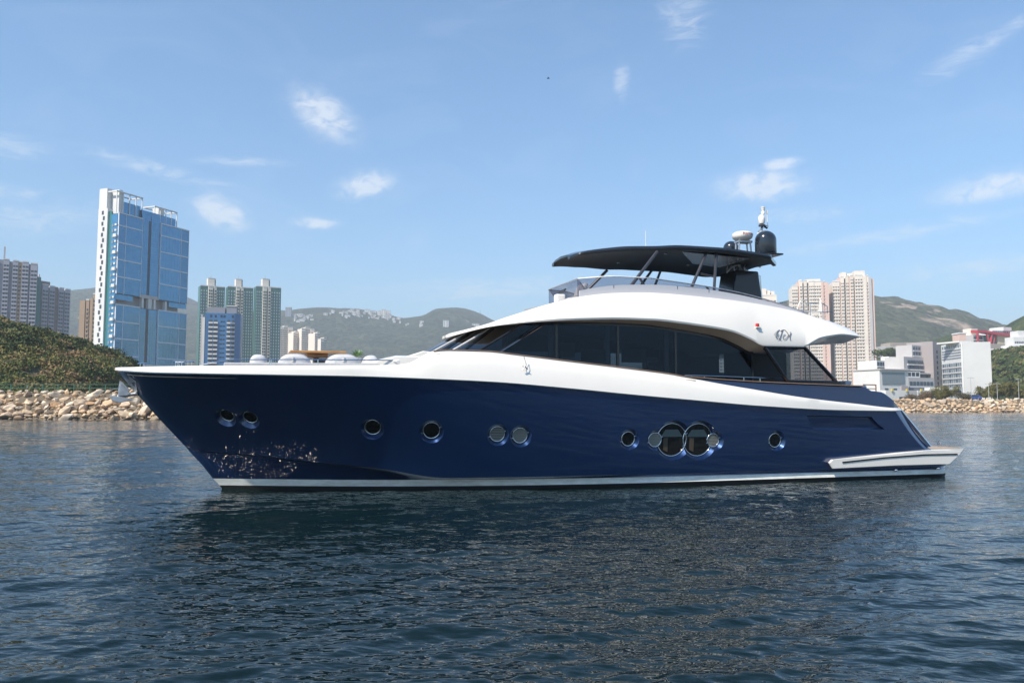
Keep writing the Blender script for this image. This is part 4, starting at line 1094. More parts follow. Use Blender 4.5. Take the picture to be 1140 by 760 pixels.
hill('right_mountain', [(740,372),(820,350),(900,335),(950,333),(973,338.5),(985,341),(996,346),(1007,350.5),(1018,351.5),(1028,352.5),(1036,356.5),(1044,360.5),(1052,361.3),(1060,362.3),(1068,365.5),(1076,368.5),(1090,374),(1110,380),(1180,392),(1300,402)], 2100, 900, 4, FOR_SC, 26, .0035, nx=260, ny=60)
hill('wooded_ridge', [(940,402),(985,394),(1020,388),(1040,382),(1055,374),(1068,370.3),(1080,368.8),(1100,369.5),(1125,374),(1180,381),(1300,388)], 1000, 260, 4, FOR_MID, 7, .012)
hill('upper_hill', [(1085,384),(1100,377),(1110,373),(1118,370),(1124,365),(1130,359.5),(1140,354),(1160,345),(1220,330),(1320,326)], 880, 180, 10, FOR_MID, 6, .014)
SLOPE, fS = hill('hillside', [(1058,441),(1070,432),(1082,420),(1090,409),(1098,401),(1108,395),(1120,391),(1140,389),(1200,384),(1320,376)], 520, 240, 3.6, FOR_MID, 3.0, .03, nx=160, ny=60)
KN_CREST = [(-420,392),(-330,366),(-200,345),(-90,345),(-30,350),(0,360.5),(30,368),(60,378),(90,390.5),(108,399),(122,407),(134,415),(144,427),(152,440)]
KNOLL, fK = hill('knoll', KN_CREST, 186, 50, 4.0, mat('knoll_soil', (.10,.075,.035), .95, c2=(.06,.06,.025), scale=.5), 1.2, .09, back=.9, nx=200, ny=60)

# shrubs: leafy clumps spread over the knoll and the right hillside
def shrubs(name, objs, count, rmin, rmax, leaf, m_, label, cond=lambda p: True, nl=70):
    from mathutils.bvhtree import BVHTree
    me = objs.data; polys = [p for p in me.polygons if cond(p.center)]; areas = np.array([p.area for p in polys]); pr = areas / areas.sum()
    idx = rng.choice(len(polys), count, p=pr); V = []; Fc = []; C_ = []
    for i in idx:
        p = polys[i]; a, b = rng.random(2); vs = [me.vertices[k].co for k in p.vertices]; c = (vs[0].lerp(vs[1], a)).lerp(vs[3].lerp(vs[2], a), b)
        r = rmin + (rmax - rmin) * rng.random() ** 2.2
        n = int(nl * (.5 + r / rmax)); d = rng.normal(size=(n, 3)); d /= np.linalg.norm(d, axis=1)[:, None]; d[:, 2] = np.abs(d[:, 2]) * .9 - .1
        rad = r * (.62 + .42 * rng.random(n)) * (1 + .25*np.sin(d[:,0]*4 + i) * np.cos(d[:,1]*5 + i))
        ctr = np.array(c) + d * rad[:, None] * np.array([1.15, 1.15, .85]); 
        nn = d + rng.normal(size=(n, 3)) * .55; nn /= np.linalg.norm(nn, axis=1)[:, None]
        up = rng.normal(size=(n, 3)); t1 = np.cross(nn, up); t1 /= np.linalg.norm(t1, axis=1)[:, None]; t2 = np.cross(nn, t1)
        s_ = leaf * (.6 + .8 * rng.random(n))[:, None]
        k0 = len(V) * 4
        q = np.stack([ctr - t1*s_ - t2*s_*.6, ctr + t1*s_ - t2*s_*.5, ctr + t1*s_*.7 + t2*s_*.7, ctr - t1*s_*.6 + t2*s_*.8], 1)
        V.append(q.reshape(-1, 3)); C_.append(np.full(n, rng.random()))
    V = np.concatenate(V); n = len(V) // 4; Q = np.arange(n * 4)
    m2 = bpy.data.meshes.new(name); m2.vertices.add(len(V)); m2.vertices.foreach_set('co', V.ravel()); m2.loops.add(n*4); m2.loops.foreach_set('vertex_index', Q); m2.polygons.add(n)
    m2.polygons.foreach_set('loop_start', np.arange(0, n*4, 4)); m2.polygons.foreach_set('loop_total', np.full(n, 4)); m2.update(calc_edges=True)
    at_ = m2.attributes.new('tone', 'FLOAT', 'FACE'); at_.data.foreach_set('value', np.concatenate(C_).astype(np.float32)); m2.materials.append(m_)
    o = bpy.data.objects.new(name, m2); col.objects.link(o); tag(o, label, 'shrubs', kind='stuff'); return o
def leafmat(name, cols):
    m = bpy.data.materials.new(name); m.use_nodes = True; N, L = m.node_tree.nodes, m.node_tree.links; p = N['Principled BSDF']; p.inputs['Roughness'].default_value = .75; p.inputs['Specular IOR Level'].default_value = .2
    a = N.new('ShaderNodeAttribute'); a.attribute_name = 'tone'; t = N.new('ShaderNodeTexCoord'); n = N.new('ShaderNodeTexNoise'); n.inputs['Scale'].default_value = .12; n.inputs['Detail'].default_value = 3; L.new(t.outputs['Object'], n.inputs['Vector'])
    q = N.new('ShaderNodeMath'); q.operation = 'MULTIPLY_ADD'; L.new(n.outputs['Fac'], q.inputs[0]); q.inputs[1].default_value = 1.1; q.inputs[2].default_value = -.55
    s2 = N.new('ShaderNodeMath'); s2.operation = 'ADD'; L.new(q.outputs[0], s2.inputs[0]); L.new(a.outputs['Fac'], s2.inputs[1]); s2.use_clamp = True
    cr = N.new('ShaderNodeValToRGB'); L.new(s2.outputs[0], cr.inputs[0]); e = cr.color_ramp.elements; e[0].color = (*cols[0], 1); e[1].color = (*cols[-1], 1)
    for i, c in enumerate(cols[1:-1]): w = e.new((i+1)/(len(cols)-1)); w.color = (*c, 1)
    L.new(cr.outputs[0], p.inputs['Base Color']); return m
LEAF_L = leafmat('knoll_foliage', [(.055,.072,.024),(.085,.105,.030),(.12,.13,.038),(.16,.15,.045),(.20,.155,.060),(.25,.16,.085)])
LEAF_R = leafmat('slope_foliage', [(.035,.060,.016),(.060,.090,.022),(.085,.11,.030),(.11,.12,.038),(.16,.12,.050)])
shrubs('shrubs', KNOLL, 5200, .6, 2.1, .20, LEAF_L, 'olive and rusty shrubs covering the knoll behind the green railing', lambda p: p.x > -150 and p.y < 200 and noise.noise(p * .16) > -.30, nl=110)
LEAF_T = leafmat('tree_foliage', [(.030,.048,.018),(.045,.068,.022),(.065,.085,.028),(.10,.11,.035)])
shrubs('small_trees', KNOLL, 300, 1.4, 3.4, .24, LEAF_T, 'darker rounded trees scattered over the knoll behind the green railing', lambda p: p.x > -150 and p.y < 200 and noise.noise(p * .07 + Vector((5, 0, 0))) > .0, nl=420)
shrubs('shrubs', SLOPE, 2600, 1.4, 4.2, .75, LEAF_R, 'light green shrubs covering the slope beside the white buildings', lambda p: p.x < 420 and p.z > 4.3)

# ---- green railing and planted edge along the left bank
rail = empty('green_railing', (-84, 131.3, 4.3), 0, 'long green metal railing along the top of the left riprap bank', 'railing')
GR = mat('green_paint', (.05, .15, .10), .5, c2=(.04, .11, .08), scale=2)
for i in range(17):
    mb = MB(); mb.box(i*2.5 - .06, i*2.5 + .06, -.06, .06, -.3, 1.25); mb.build('post', GR, rail)
for z in (1.2, .62):
    mb = MB(); mb.box(-.1, 40.1, -.05, .05, z - .045, z + .045); mb.build('rail', GR, rail)
rail.location.x = -92

# ------------------------------------------------------------------ buildings
def bld(name, label, cat, pl, pr, z0=4.0, group=None):
    """root Empty at the base of the facade's left corner; x runs along the facade, y goes back"""
    a, b = Vector((pl[0], pl[1])), Vector((pr[0], pr[1])); v = b - a
    o = empty(name, (a.x, a.y, z0), math.atan2(v.y, v.x), label, cat, group); o['_w'] = v.length; w = v.length; del o['_w']
    return o, w
def xd(px, py, D): p = at(px, py, D); return (p.x, p.y)
def zt(py, D, px=570): return at(px, py, D).z
def wall(root, x0, x1, y0, y1, z0, z1, m_, name='wall'):
    mb = MB(); mb.box(x0, x1, y0, y1, z0, z1); return mb.build(name, m_, root)
def bay(root, x0, x1, y, z0, z1, fh, mg, ms, win=(.12, .88, .25, .85), sill=True, out=.06, name='window_bay', n=1):
    """one vertical stack of windows (a strip on the front, y = face)"""
    mb = MB(); k = max(1, int((z1 - z0) / fh)); w = x1 - x0
    for i in range(k):
        z = z0 + i * fh
        for j in range(n):
            a = x0 + w * j / n; ww = w / n
            mb.box(a + ww*win[0], a + ww*win[1], y - out, y + .02, z + fh*win[2], z + fh*win[3], 0)
        if sill: mb.box(x0, x1, y - out - .25, y + .02, z - .12, z + fh*win[2]*.55, 1)
    return mb.build(name, [mg, ms], root)
def sidebay(root, y0, y1, x, z0, z1, fh, mg, ms, sgn=-1, win=(.12,.88,.25,.85), out=.06, n=1):
    mb = MB(); k = max(1, int((z1 - z0) / fh)); w = y1 - y0
    for i in range(k):
        z = z0 + i*fh
        for j in range(n):
            a = y0 + w*j/n; ww = w/n; mb.box(min(x, x + sgn*out), max(x, x + sgn*out), a + ww*win[0], a + ww*win[1], z + fh*win[2], z + fh*win[3], 0)
    return mb.build('window_bay', [mg, ms], root)
B = {}
B['wn'] = mat('window_dark', (.05, .06, .075), .12)
B['wnb'] = mat('window_blue_grey', (.09, .12, .16), .12)
B['pale'] = mat('pale_render', (.50, .48, .47), .8, c2=(.44, .42, .42), scale=.08)
B['lilac'] = mat('lilac_render', (.42, .41, .46), .8, c2=(.36, .36, .41), scale=.08)
B['greyr'] = mat('grey_render', (.24, .25, .29), .8)
B['tan'] = mat('tan_render', (.43, .30, .20), .8, c2=(.37, .26, .175), scale=.06)
B['brown'] = mat('brown_render', (.22, .16, .15), .8)
B['cream'] = mat('cream_render', (.72, .63, .53), .8, c2=(.65, .56, .48), scale=.05)
B['cream2'] = mat('warm_render', (.78, .70, .61), .8, c2=(.71, .63, .55), scale=.05)
B['pink'] = mat('pink_render', (.70, .50, .43), .8, c2=(.62, .45, .39), scale=.05)
B['white'] = mat('white_render', (.70, .69, .67), .7, c2=(.62, .61, .60), scale=.06)
B['green'] = mat('green_tile', (.042, .13, .115), .35, c2=(.06, .165, .145), scale=.2)
B['greeng'] = mat('green_glass', (.02, .075, .070), .1)
B['cw'] = mat('curtain_wall_glass', (.07, .25, .43), .06, .55, bump=.05, bscale=.35, c2=(.10, .30, .48), scale=.25, coords='Object')
B['cwd'] = mat('dark_curtain_wall', (.012, .035, .06), .08, .3)
B['hotel'] = mat('blue_cladding', (.04, .14, .32), .25, c2=(.05, .17, .36), scale=.1)
B['red'] = mat('red_steel', (.45, .05, .07), .5)
B['mull'] = mat('white_mullion', (.62, .66, .72), .5)
B['teal'] = mat('teal_panel', (.02, .17, .16), .4)
B['pglass'] = mat('pale_glass', (.20, .24, .27), .15)

def curtain(root, x0, x1, y, z0, z1, cols, fh, m_, name='curtain_panel'):
    mb = MB(); mb.box(x0, x1, y - .12, y, z0, z1, 0)
    for i in range(1, cols): x = x0 + (x1-x0)*i/cols; mb.box(x - .035, x + .035, y - .17, y - .121, z0, z1, 1)
    k = int((z1 - z0)/fh)
    for i in range(1, k + 1): z = z0 + i*fh; mb.box(x0, x1, y - .165, y - .121, z - .05, z + .05, 1) if z < z1 - .2 else None
    return mb.build(name, [m_, B['cwm']], root)
B['cwm'] = mat('blue_grey_mullion', (.10, .20, .33), .4)

# ---- the tall glass tower
pl = at(133, 236, 480); pr = at(211, 257, 532)
GT, W = bld('glass_tower', 'tall blue glass skyscraper with white side spine and open gap halfway up, behind the bow', 'skyscraper', (pl.x, pl.y), (pr.x, pr.y), 4.0)
H0 = pl.z - 4.0
def gx(px, py=300):                      # position along the facade plane of a pixel column
    u = (px - 570)/F; v = (380 - py)/F; ry = math.cos(PITCH) - v*math.sin(PITCH); a = u/ry
    dx, dy = (pr.x - pl.x)/W, (pr.y - pl.y)/W; return (a*pl.y - pl.x)/(dx - a*dy)
xa, xb, xc, xs0, xs1 = gx(157.5, 300), gx(178, 300), W, gx(165.2, 300), gx(168, 300)
gz = lambda py: at(133, py, 480).z - 4.0
fh = 3.3
band = [236.5, 250.5, 269.5, 288.5, 307.5, 326.5, 338.5, 357.5, 376.5, 395.5, 409]
# structural core
zg0, zg1 = gz(338.5), gz(327)
wall(GT, .6, W - .6, 1.0, 13, 0, zg0, B['cwd'], 'core'); wall(GT, 3, W - 3, 5.0, 12.8, zg0, zg1, B['pale'], 'sky_garden_core'); wall(GT, .6, W - .6, 1.0, 13, zg1, H0 - .5, B['cwd'], 'core')
for x in (xa + 2, xa + 7, (xa+xb)/2 + 1, xb - 3, xb + 6):
    mb = MB(); mb.box(x, x + 1.4, .8, 3, zg0, zg1); mb.build('sky_garden_column', B['white'], GT)
for k in range(len(band) - 1):
    z1_, z0_ = gz(band[k]), max(0.3, gz(band[k+1]))
    gap = k == 5
    for (u0, u1, split) in ((0, xa, .30), (xb, W, .72)):
        if gap:
            um = u0 + (u1-u0)*.72 if u0 == 0 else u0 + (u1-u0)*.38
            (p0, p1) = (u0, um) if u0 == 0 else (um, u1)
            curtain(GT, p0, p1, 1.0, zg0 + 3.0, zg1, 8, fh, B['cw']); 
            continue
        us_ = u0 + (u1-u0)*split
        curtain(GT, u0 + .2, us_ - .15, .45, z0_ + .35, z1_ - .35, 7, fh, B['cw']); curtain(GT, us_ + .15, u1 - .2, .45, z0_ + .35, z1_ - .35, 11, fh, B['cw'])
        mb = MB(); mb.box(u0, u1, .0, 1.0, z1_ - .35, z1_ + .35); mb.box(us_ - .15, us_ + .15, .1, 1.0, z0_, z1_); mb.box(u0, u0 + .22, .1, 1, z0_, z1_); mb.box(u1 - .22, u1, .1, 1, z0_, z1_); mb.build('spandrel_frame', B['mull'], GT)
# centre bay with its dark slot
for (z0_, z1_) in ((zg1 + 2.2, gz(231)), (0.3, zg0 - .4)):
    curtain(GT, xa + .1, xs0 - .1, .95, z0_, z1_, 4, fh, B['cw']); curtain(GT, xs1 + .1, xb - .1, .95, z0_, z1_, 4, fh, B['cw'])
    wall(GT, xs0, xs1, 1.6, 2.2, z0_, z1_, B['cwd'], 'slot')
wall(GT, xa, xb, .5, 5, zg1, zg1 + 2.1, B['pale'], 'transfer_beam')
# raised roof blocks and white frames
zA, zB_ = gz(214), gz(222)
curtain(GT, gx(141, 230), xa, 2.6, H0 + .3, gz(222), 8, fh, B['cw']); wall(GT, gx(141, 230), xa, 2.7, 12, H0 - .6, gz(222), B['cwd'], 'roof_block')
curtain(GT, xa, xb, 1.3, H0 - 3, gz(226), 8, fh, B['cw']); wall(GT, xa, xb, 1.4, 12, H0 - .6, gz(226), B['cwd'], 'roof_block')
x2 = gx(198, 235); curtain(GT, xb, x2, 1.8, H0 + .3, gz(226), 8, fh, B['cw']); wall(GT, xb, x2, 1.9, 12, H0 - .6, gz(226), B['cwd'], 'roof_block')
mb = MB()
for x0_, x1_, zz, yy in ((gx(133, 225), xa + 1, gz(211.5), 2), (xb - 4, x2 + 1, gz(217), 1.5)):
    n_ = 4
    for i in range(n_ + 1):
        x = x0_ + (x1_ - x0_)*i/n_; mb.box(x - .2, x + .2, yy, yy + .5, H0 - .3, zz)
    mb.box(x0_ - .3, x1_ + .3, yy, yy + .8, zz - .7, zz); mb.box(x0_ - .3, x0_ + .5, yy + .8, 11, zz - .7, zz); mb.box(x1_ - .5, x1_ + .3, yy + .8, 11, zz - .7, zz); mb.box(x0_, x1_, 10.5, 11.2, zz - .7, zz)
mb.build('roof_frame', B['white'], GT)
mb = MB(); mb.box(gx(137, 214), gx(141.5, 214), 3, 9, H0, gz(209.5)); mb.box(gx(181, 225), gx(187, 225), 3, 8, H0, gz(217)); mb.split('plant_room', B['white'], GT)
# left end: local frame turned round the corner. x<0 side of the facade: end wall lies along +y
ye = lambda px, py=300: (lambda a, dx, dy: (a*pl.y - pl.x)/(-dy - a*dx))(((px-570)/F)/(math.cos(PITCH) - (380-py)/F*math.sin(PITCH)), (pr.x-pl.x)/W, (pr.y-pl.y)/W)
y1_, y2_, y3_ = ye(122.5), ye(119.3), ye(109.0)

wall(GT, -.35, .55, 1.05, y1_, 0, H0 - 1, B['cw'], 'end_glazing')
mb = MB()
for i in range(int(H0/3.3) - 1): mb.box(-.8, -.36, 1.2, 2.6, i*3.3 + 1.5, i*3.3 + 2.6) if i % 3 != 2 else mb.box(-1.5, -.36, .6, 3.0, i*3.3 + 1.2, i*3.3 + 3.0)
mb.build('corner_balcony', B['white'], GT)
mb = MB()
for i in range(int(H0/3.3) - 1): mb.box(-.6, -.36, y1_*.62, y1_*.86, i*3.3 + .8, i*3.3 + 2.5)
mb.build('window_bay', B['pglass'], GT)
wall(GT, -.2, .55, y1_, y2_, 0, H0 + 1, B['teal'], 'teal_strip')
wall(GT, -1.2, 8, y2_, y3_, 0, gz(231), B['white'], 'spine'); wall(GT, -1.0, 8, (y2_ + y3_)/2 - 2.6, y3_ - .1, gz(231), gz(210) + 1, B['white'], 'spine')
mb = MB(); k = 0
zz = 2.0
while zz < gz(236):
    o_ = .22 if (k // 1) % 2 else -.22; yc = y2_*.55 + y3_*.45 + o_*2.2; mb.box(-1.3, -1.15, yc - .75, yc + .75, zz, zz + 2.3); zz += 3.3; k += 1
mb.build('window_bay', B['wn'], GT)
# podium
wall(GT, -6, W + 14, -6, 14, 0, gz(405.5) if gz(405.5) > 3 else 6, B['greyr'], 'podium'); wall(GT, -6.3, W + 14, -6.3, -5.9, gz(405.5) - 1.2, gz(404.5), B['white'], 'podium_parapet')

# ---- two lilac slabs and the tan tower on the far left
def slab_tower(name, label, pxa, pya, pxb, pyb, D, D2, cols, z0=4, depth=14, fh=3.0, group=None, side=None):
    """cols: list of (px0, px1, wall material, bay material or None, top drop in m, set-back in m, windows per bay)"""
    a, b = at(pxa, pya, D), at(pxb, pyb, D2); r, w = bld(name, label, 'apartment tower', (a.x, a.y), (b.x, b.y), z0, group)
    dx, dy = (b.x - a.x)/w, (b.y - a.y)/w
    def lx(px, py=(pya + 60)):
        u = (px - 570)/F; ry = math.cos(PITCH) - (380 - py)/F*math.sin(PITCH); k = u/ry; return (k*a.y - a.x)/(dx - k*dy)
    H = a.z - z0
    for px0, px1, mw, mb_, drop, back, nw in cols:
        x0_, x1_ = lx(px0), lx(px1); zt_ = H - drop
        wall(r, x0_, x1_, back, depth, 0, zt_, mw)
        if mb_: bay(r, x0_ + .1, x1_ - .1, back, 1.5, zt_ - 2.2, fh, mb_[0], mb_[1], win=mb_[2], n=nw)
        if mb_:
            pm_ = MB(); pm_.box(x0_, x1_, back - .2, back + .4, zt_ - .01, zt_ + .9); pm_.build('parapet', B['white'], r)
    return r, w, H, lx
WL = (B['wn'], B['lilac'], (.08, .92, .42, .92)); WT = (B['wn'], B['tan'], (.2, .8, .35, .8))
r, w, H, lx = slab_tower('apartment_tower', 'tall lilac-grey apartment slab with ribbed bays at the far left edge, above the knoll', -40, 284, 40, 294.5, 600, 622,
    [(-40,-33,B['lilac'],WL,0,0,2),(-33,-28,B['greyr'],None,1,1.6,0),(-28,-21,B['lilac'],WL,0,0,2),(-21,-14,B['greyr'],None,1,1.6,0),(-14,-7,B['lilac'],WL,0,0,2),(-7,1.5,B['greyr'],None,1,1.6,0),(1.5,8,B['lilac'],WL,1,0,2),(8,12,B['greyr'],None,2,1.6,0),(12,18,B['lilac'],WL,1.6,0,2),(18,22.5,B['tan'],WT,2.2,.6,1),(22.5,30,B['lilac'],WL,2,0,2),(30,32,B['greyr'],None,3,1.6,0),(32,39.8,B['lilac'],WL,2.8,0,2)])
wall(r, w, w + .8, 0.2, 14, 0, H - 3.4, B['white']); wall(r, w + .3, w + 3.6, 4, 14, 0, H - 12, B['teal'], 'stair_tower')
mb = MB(); mb.box(lx(1), lx(2.8), 2, 4, H - 1, H + 9); mb.build('chimney', B['pale'], r)
r, w, H, lx = slab_tower('apartment_tower', 'lower lilac-grey apartment slab with a brown centre strip and brown roof house', 45, 316.5, 76.5, 323, 640, 662,
    [(45,51.5,B['lilac'],WL,0,0,2),(51.5,53,B['greyr'],None,1,1.4,0),(53,59,B['lilac'],WL,.6,0,2),(59,63.5,B['brown'],None,.2,.9,0),(63.5,69,B['lilac'],WL,1,0,2),(69,70.3,B['greyr'],None,2,1.4,0),(70.3,76.4,B['lilac'],WL,1.4,0,2)])
wall(r, lx(46), lx(56), 3, 10, H, H + 3.4, B['brown'], 'roof_house'); wall(r, -3.5, -.0, 2, 13, 0, H + 7, B['teal'], 'stair_tower'); wall(r, -1.0, .0, 1.2, 2, 0, H + 8, B['white'], 'stair_wall')
r, w, H, lx = slab_tower('apartment_tower', 'tan apartment block squeezed between the lilac slabs and the glass skyscraper', 87.5, 334, 108.5, 334.3, 560, 562, 
    [(86.5,92.5,B['tan'],None,0,0,1),(92.5,93.6,B['brown'],None,.5,1,0),(93.6,97,B['tan'],WT,0,.1,1),(97,98,B['brown'],None,0,1,0),(98,101,B['tan'],None,-1.5,.2,0),(101,108.6,B['tan'],WT,-4.2,.5,2)], depth=9)

# ---- three green and cream towers
WG = (B['mull'], B['green'], (.3, .62, .3, .8)); WC = (B['greeng'], B['cream2'], (.12, .88, .22, .86))
def trio(label, x, top, D):
    a, b_, c, d, e, f_ = x
    r, w, H, lx = slab_tower('residential_tower', label, a, top, f_, top + .8, D, D + 12, [(a,b_,B['green'],WG,0,1.5,3),(b_,c,B['cream2'],WC,.3,0,2),(c,d,B['green'],None,-.2,2.0,0),(d,e,B['cream2'],WC,.3,.2,1),(e,f_,B['green'],WG,.3,.7,4)], fh=2.9, group='green and cream residential towers', depth=11)
    wall(r, lx(b_ + .3), lx(e - 1.5), 4, 10, H, H + 8, B['cream2'], 'roof_house'); wall(r, lx(e - 1.5), lx(e - .2), 4.4, 10, H, H + 7.4, B['greeng'], 'roof_house_glazing')
    mb = MB(); mb.box(lx(b_ + .3), lx(e - .2), 3.9, 10.1, H + 8, H + 8.5); mb.build('roof_cap', B['pale'], r)
    mb = MB(); x_ = lx(b_ + 4); mb.box(x_, x_ + .4, 8, 8.4, H + 8, H + 12); mb.build('mast', B['pale'], r)
trio('green and cream residential tower, leftmost of three, rising behind the blue hotel block', (221.8,230.6,235.6,237,239.8,249.2), 317.6, 780)
trio('green and cream residential tower, middle of three, between its two twins', (252.4,261.6,265.6,267,269.8,280.9), 318.6, 785)
trio('green and cream residential tower, rightmost of three, beside the far cream blocks', (284.2,291.6,296,297.5,300.5,312), 318.4, 790)
# ---- blue hotel block
a, b = at(224, 348, 560), at(268, 349, 566); HB, w = bld('hotel_block', 'bright blue slab block with two columns of white balconies, in front of the green towers', 'building', (a.x, a.y), (b.x, b.y)); H = a.z - 4; ux = w/44
wall(HB, 0, 1.8*ux, 0, 14, 0, H - 1, B['pale']); wall(HB, 1.8*ux, 4.4*ux, -.3, 14, 0, H - 3, B['white']); wall(HB, 4.4*ux, w, 0, 14, 0, H, B['hotel']); 
for x0_, x1_, nb in ((8.6, 19.5, 2), (28.8, 38.6, 2)):
    for q in range(nb):
        p0 = (x0_ + (x1_-x0_)*q/nb)*ux; p1 = (x0_ + (x1_-x0_)*(q+1)/nb - .7)*ux; mb = MB(); k = int((H - 6)/3.05)
        for i in range(k):
            z = 2 + i*3.05; mb.box(p0, p1, -1.1, .01, z, z + 1.0, 1); mb.box(p0 + .3, p1 - .3, -.06, .01, z + 1.05, z + 2.7, 0)
        mb.build('balcony_bay', [B['wn'], B['white']], HB)
bay(HB, 5.0*ux, 8.0*ux, 0, 2, H - 3, 3.05, B['hotel'], B['hotel'], sill=False, out=.15); bay(HB, 21.5*ux, 27*ux, 0, 2, H - 3, 3.05, B['cwd'], B['hotel'], win=(.1,.9,.3,.6), sill=False, n=2)
mb = MB(); [mb.box(x*ux, (x+2.2)*ux, -.12, .01, H - 3, H - 1.3) for x in (10, 15, 21.5, 24.8, 34)]; mb.build('plant_louvre', B['cwd'], HB)
wall(HB, 6*ux, 26*ux, 2, 12, H, H + 4.2, B['greyr'], 'roof_house'); wall(HB, 28*ux, 39*ux, 2, 12, H, H + 5.0, B['greyr'], 'roof_house'); wall(HB, 27.5*ux, 39.5*ux, 1.6, 12.4, H + 5.0, H + 5.6, B['white'], 'roof_slab')

# ---- far cream blocks under the ridge
WCR = (B['wn'], B['cream2'], (.15, .85, .35, .8))
for lab, x0_, x1_, top, st in (('pale cream apartment block nearest the green towers, below the ridge', 310, 325.4, 364, [0,.35,.65,1]), ('short pale cream block between two taller ones below the ridge', 325.6, 334.5, 370, [0,.3,.7,1]),
        ('tallest pale cream block with stepped roof in the middle of the far cluster', 334.8, 349.4, 365.5, [0,.3,.7,1]), ('narrow pale cream block right of the stepped one', 349.6, 356, 371, [0,.5,1]), ('lowest pale cream block at the right end of the far cluster', 356.3, 363.8, 377, [0,.5,1])):
    cs = []
    for i in range(len(st) - 1):
        p0 = x0_ + (x1_-x0_)*st[i]; p1 = x0_ + (x1_-x0_)*st[i+1]; cs.append((p0, p1 - .35, B['cream2'] if i % 2 == 0 else B['cream'], WCR, (-2.5 if i == len(st)//2 - (len(st) % 2 == 0) else 0), .2 + (i % 2)*1.2, 3)); cs.append((p1 - .35, p1, B['greyr'], None, 2, 3, 0))
    slab_tower('apartment_block', lab, x0_, top, x1_, top + .3, 1250, 1262, cs, fh=3.2, depth=18, group='far cream apartment blocks')
# ---- ridge: tower, houses, mast
rf = pchip([300,313,326,345,370,390,421,440,468,484,495,503,519,535,544], [351,351.6,350.5,351,346,345.5,348,354,359,355.5,349.5,348,349,353.5,358])
from mathutils.bvhtree import BVHTree
_bv = BVHTree.FromPolygons([v.co for v in RIDGE.data.vertices], [tuple(p.vertices) for p in RIDGE.data.polygons])
def on_ridge(px, py):
    o_ = Vector((0, 0, CAMH)); d_ = (at(px, py, 1000) - o_).normalized(); k = 0
    while k < 12:
        h = _bv.ray_cast(o_, d_)
        if h[0] is not None: return h[0]
        py += .6; d_ = (at(px, py, 1000) - o_).normalized(); k += 1
    return at(px, py, 3300)
def small(name, label, cat, px0, px1, pyt, pyb, D, m_, group=None, storeys=3, mw=None, depth=12):
    hp = on_ridge((px0+px1)/2, pyb); D = hp.y - 1; hpx = (pyb - pyt); a, b = at(px0, pyb, D), at(px1, pyb, D); a.z = hp.z; zt_ = hp.z + hpx*D/F; r = empty(name, (a.x, D, a.z - 3), 0, label, cat, group); w = b.x - a.x; H = zt_ - a.z + 3
    wall(r, 0, w, 0, depth, 0, H, m_)
    fh_ = (H - 3)/storeys; mb = MB(); nn = max(2, int(w/6))
    for i in range(storeys):
        for j in range(nn): mb.box(w*(j+.2)/nn, w*(j+.8)/nn, -.15, .01, 3 + fh_*(i+.3), 3 + fh_*(i+.75))
    mb.build('windows', mw or B['wnb'], r)
    mb = MB(); mb.box(-.6, w + .6, -.6, depth + .6, H, H + .8); mb.build('roof', B['pale'], r); return r
small('high_rise', 'solitary blue-grey high-rise standing on the left end of the ridge', 'tower', 317.6, 323.8, 342, 352, 3150, B['greyr'], storeys=16)
small('high_rise', 'white tower block standing alone on the slope below the peak, left of the roof tip', 'tower', 493.2, 499.2, 356.5, 363.8, 3050, B['white'], storeys=9)
for i, (p0, p1, yt) in enumerate(((420,423.5,346),(424.5,429,344.6),(429.8,434,345.6))):
    small('high_rise', ('pale high-rise on the ridge crest, left of its two neighbours', 'pale high-rise on the ridge crest, middle and tallest of three', 'pale high-rise on the ridge crest, right of its two neighbours')[i], 'tower', p0, p1, yt, 351, 3160, B['cream2'], 'three high-rises on the ridge crest', 8)
small('villa_terrace', 'long white terrace on the hillside left of the roof brow', 'building', 509, 526, 370.3, 373.2, 2850, B['white'], storeys=2)
small('villa_terrace', 'short white terrace high on the slope below the radio mast', 'building', 525.5, 533.5, 360.3, 362.8, 3000, B['white'], storeys=2)
rr = random.Random(5)
for i in range(85):
    px = rr.choice((rr.uniform(326, 346), rr.uniform(360, 440), rr.uniform(368, 470), rr.uniform(380, 440))); w_ = rr.uniform(1.5, 4.4); py = rf(px) + rr.uniform(-.4, 1.0) + (rr.random() < .55) * rr.uniform(1, 6.5); h = rr.uniform(1.4, 3.4); D = 3240 - (py - rf(px)) * 42
    small('hill_house', 'small white house on the distant wooded ridge', 'house', px, px + w_, py - h*.6, py + h*.4, D, rr.choice((B['white'], B['cream2'], B['pale'], B['white'])), 'white houses dotted along the ridge', 2, depth=9)
p = at(534.5, 353.5, 3200); mb = MB(); mb.box(-1.2, 1.2, -1.2, 1.2, -3, 26); mb.box(-.5, .5, -.5, .5, 26, 30); o = mb.build('radio_mast', B['greyr']); o.location = p; tag(o, 'thin radio mast on the right end of the ridge', 'mast')

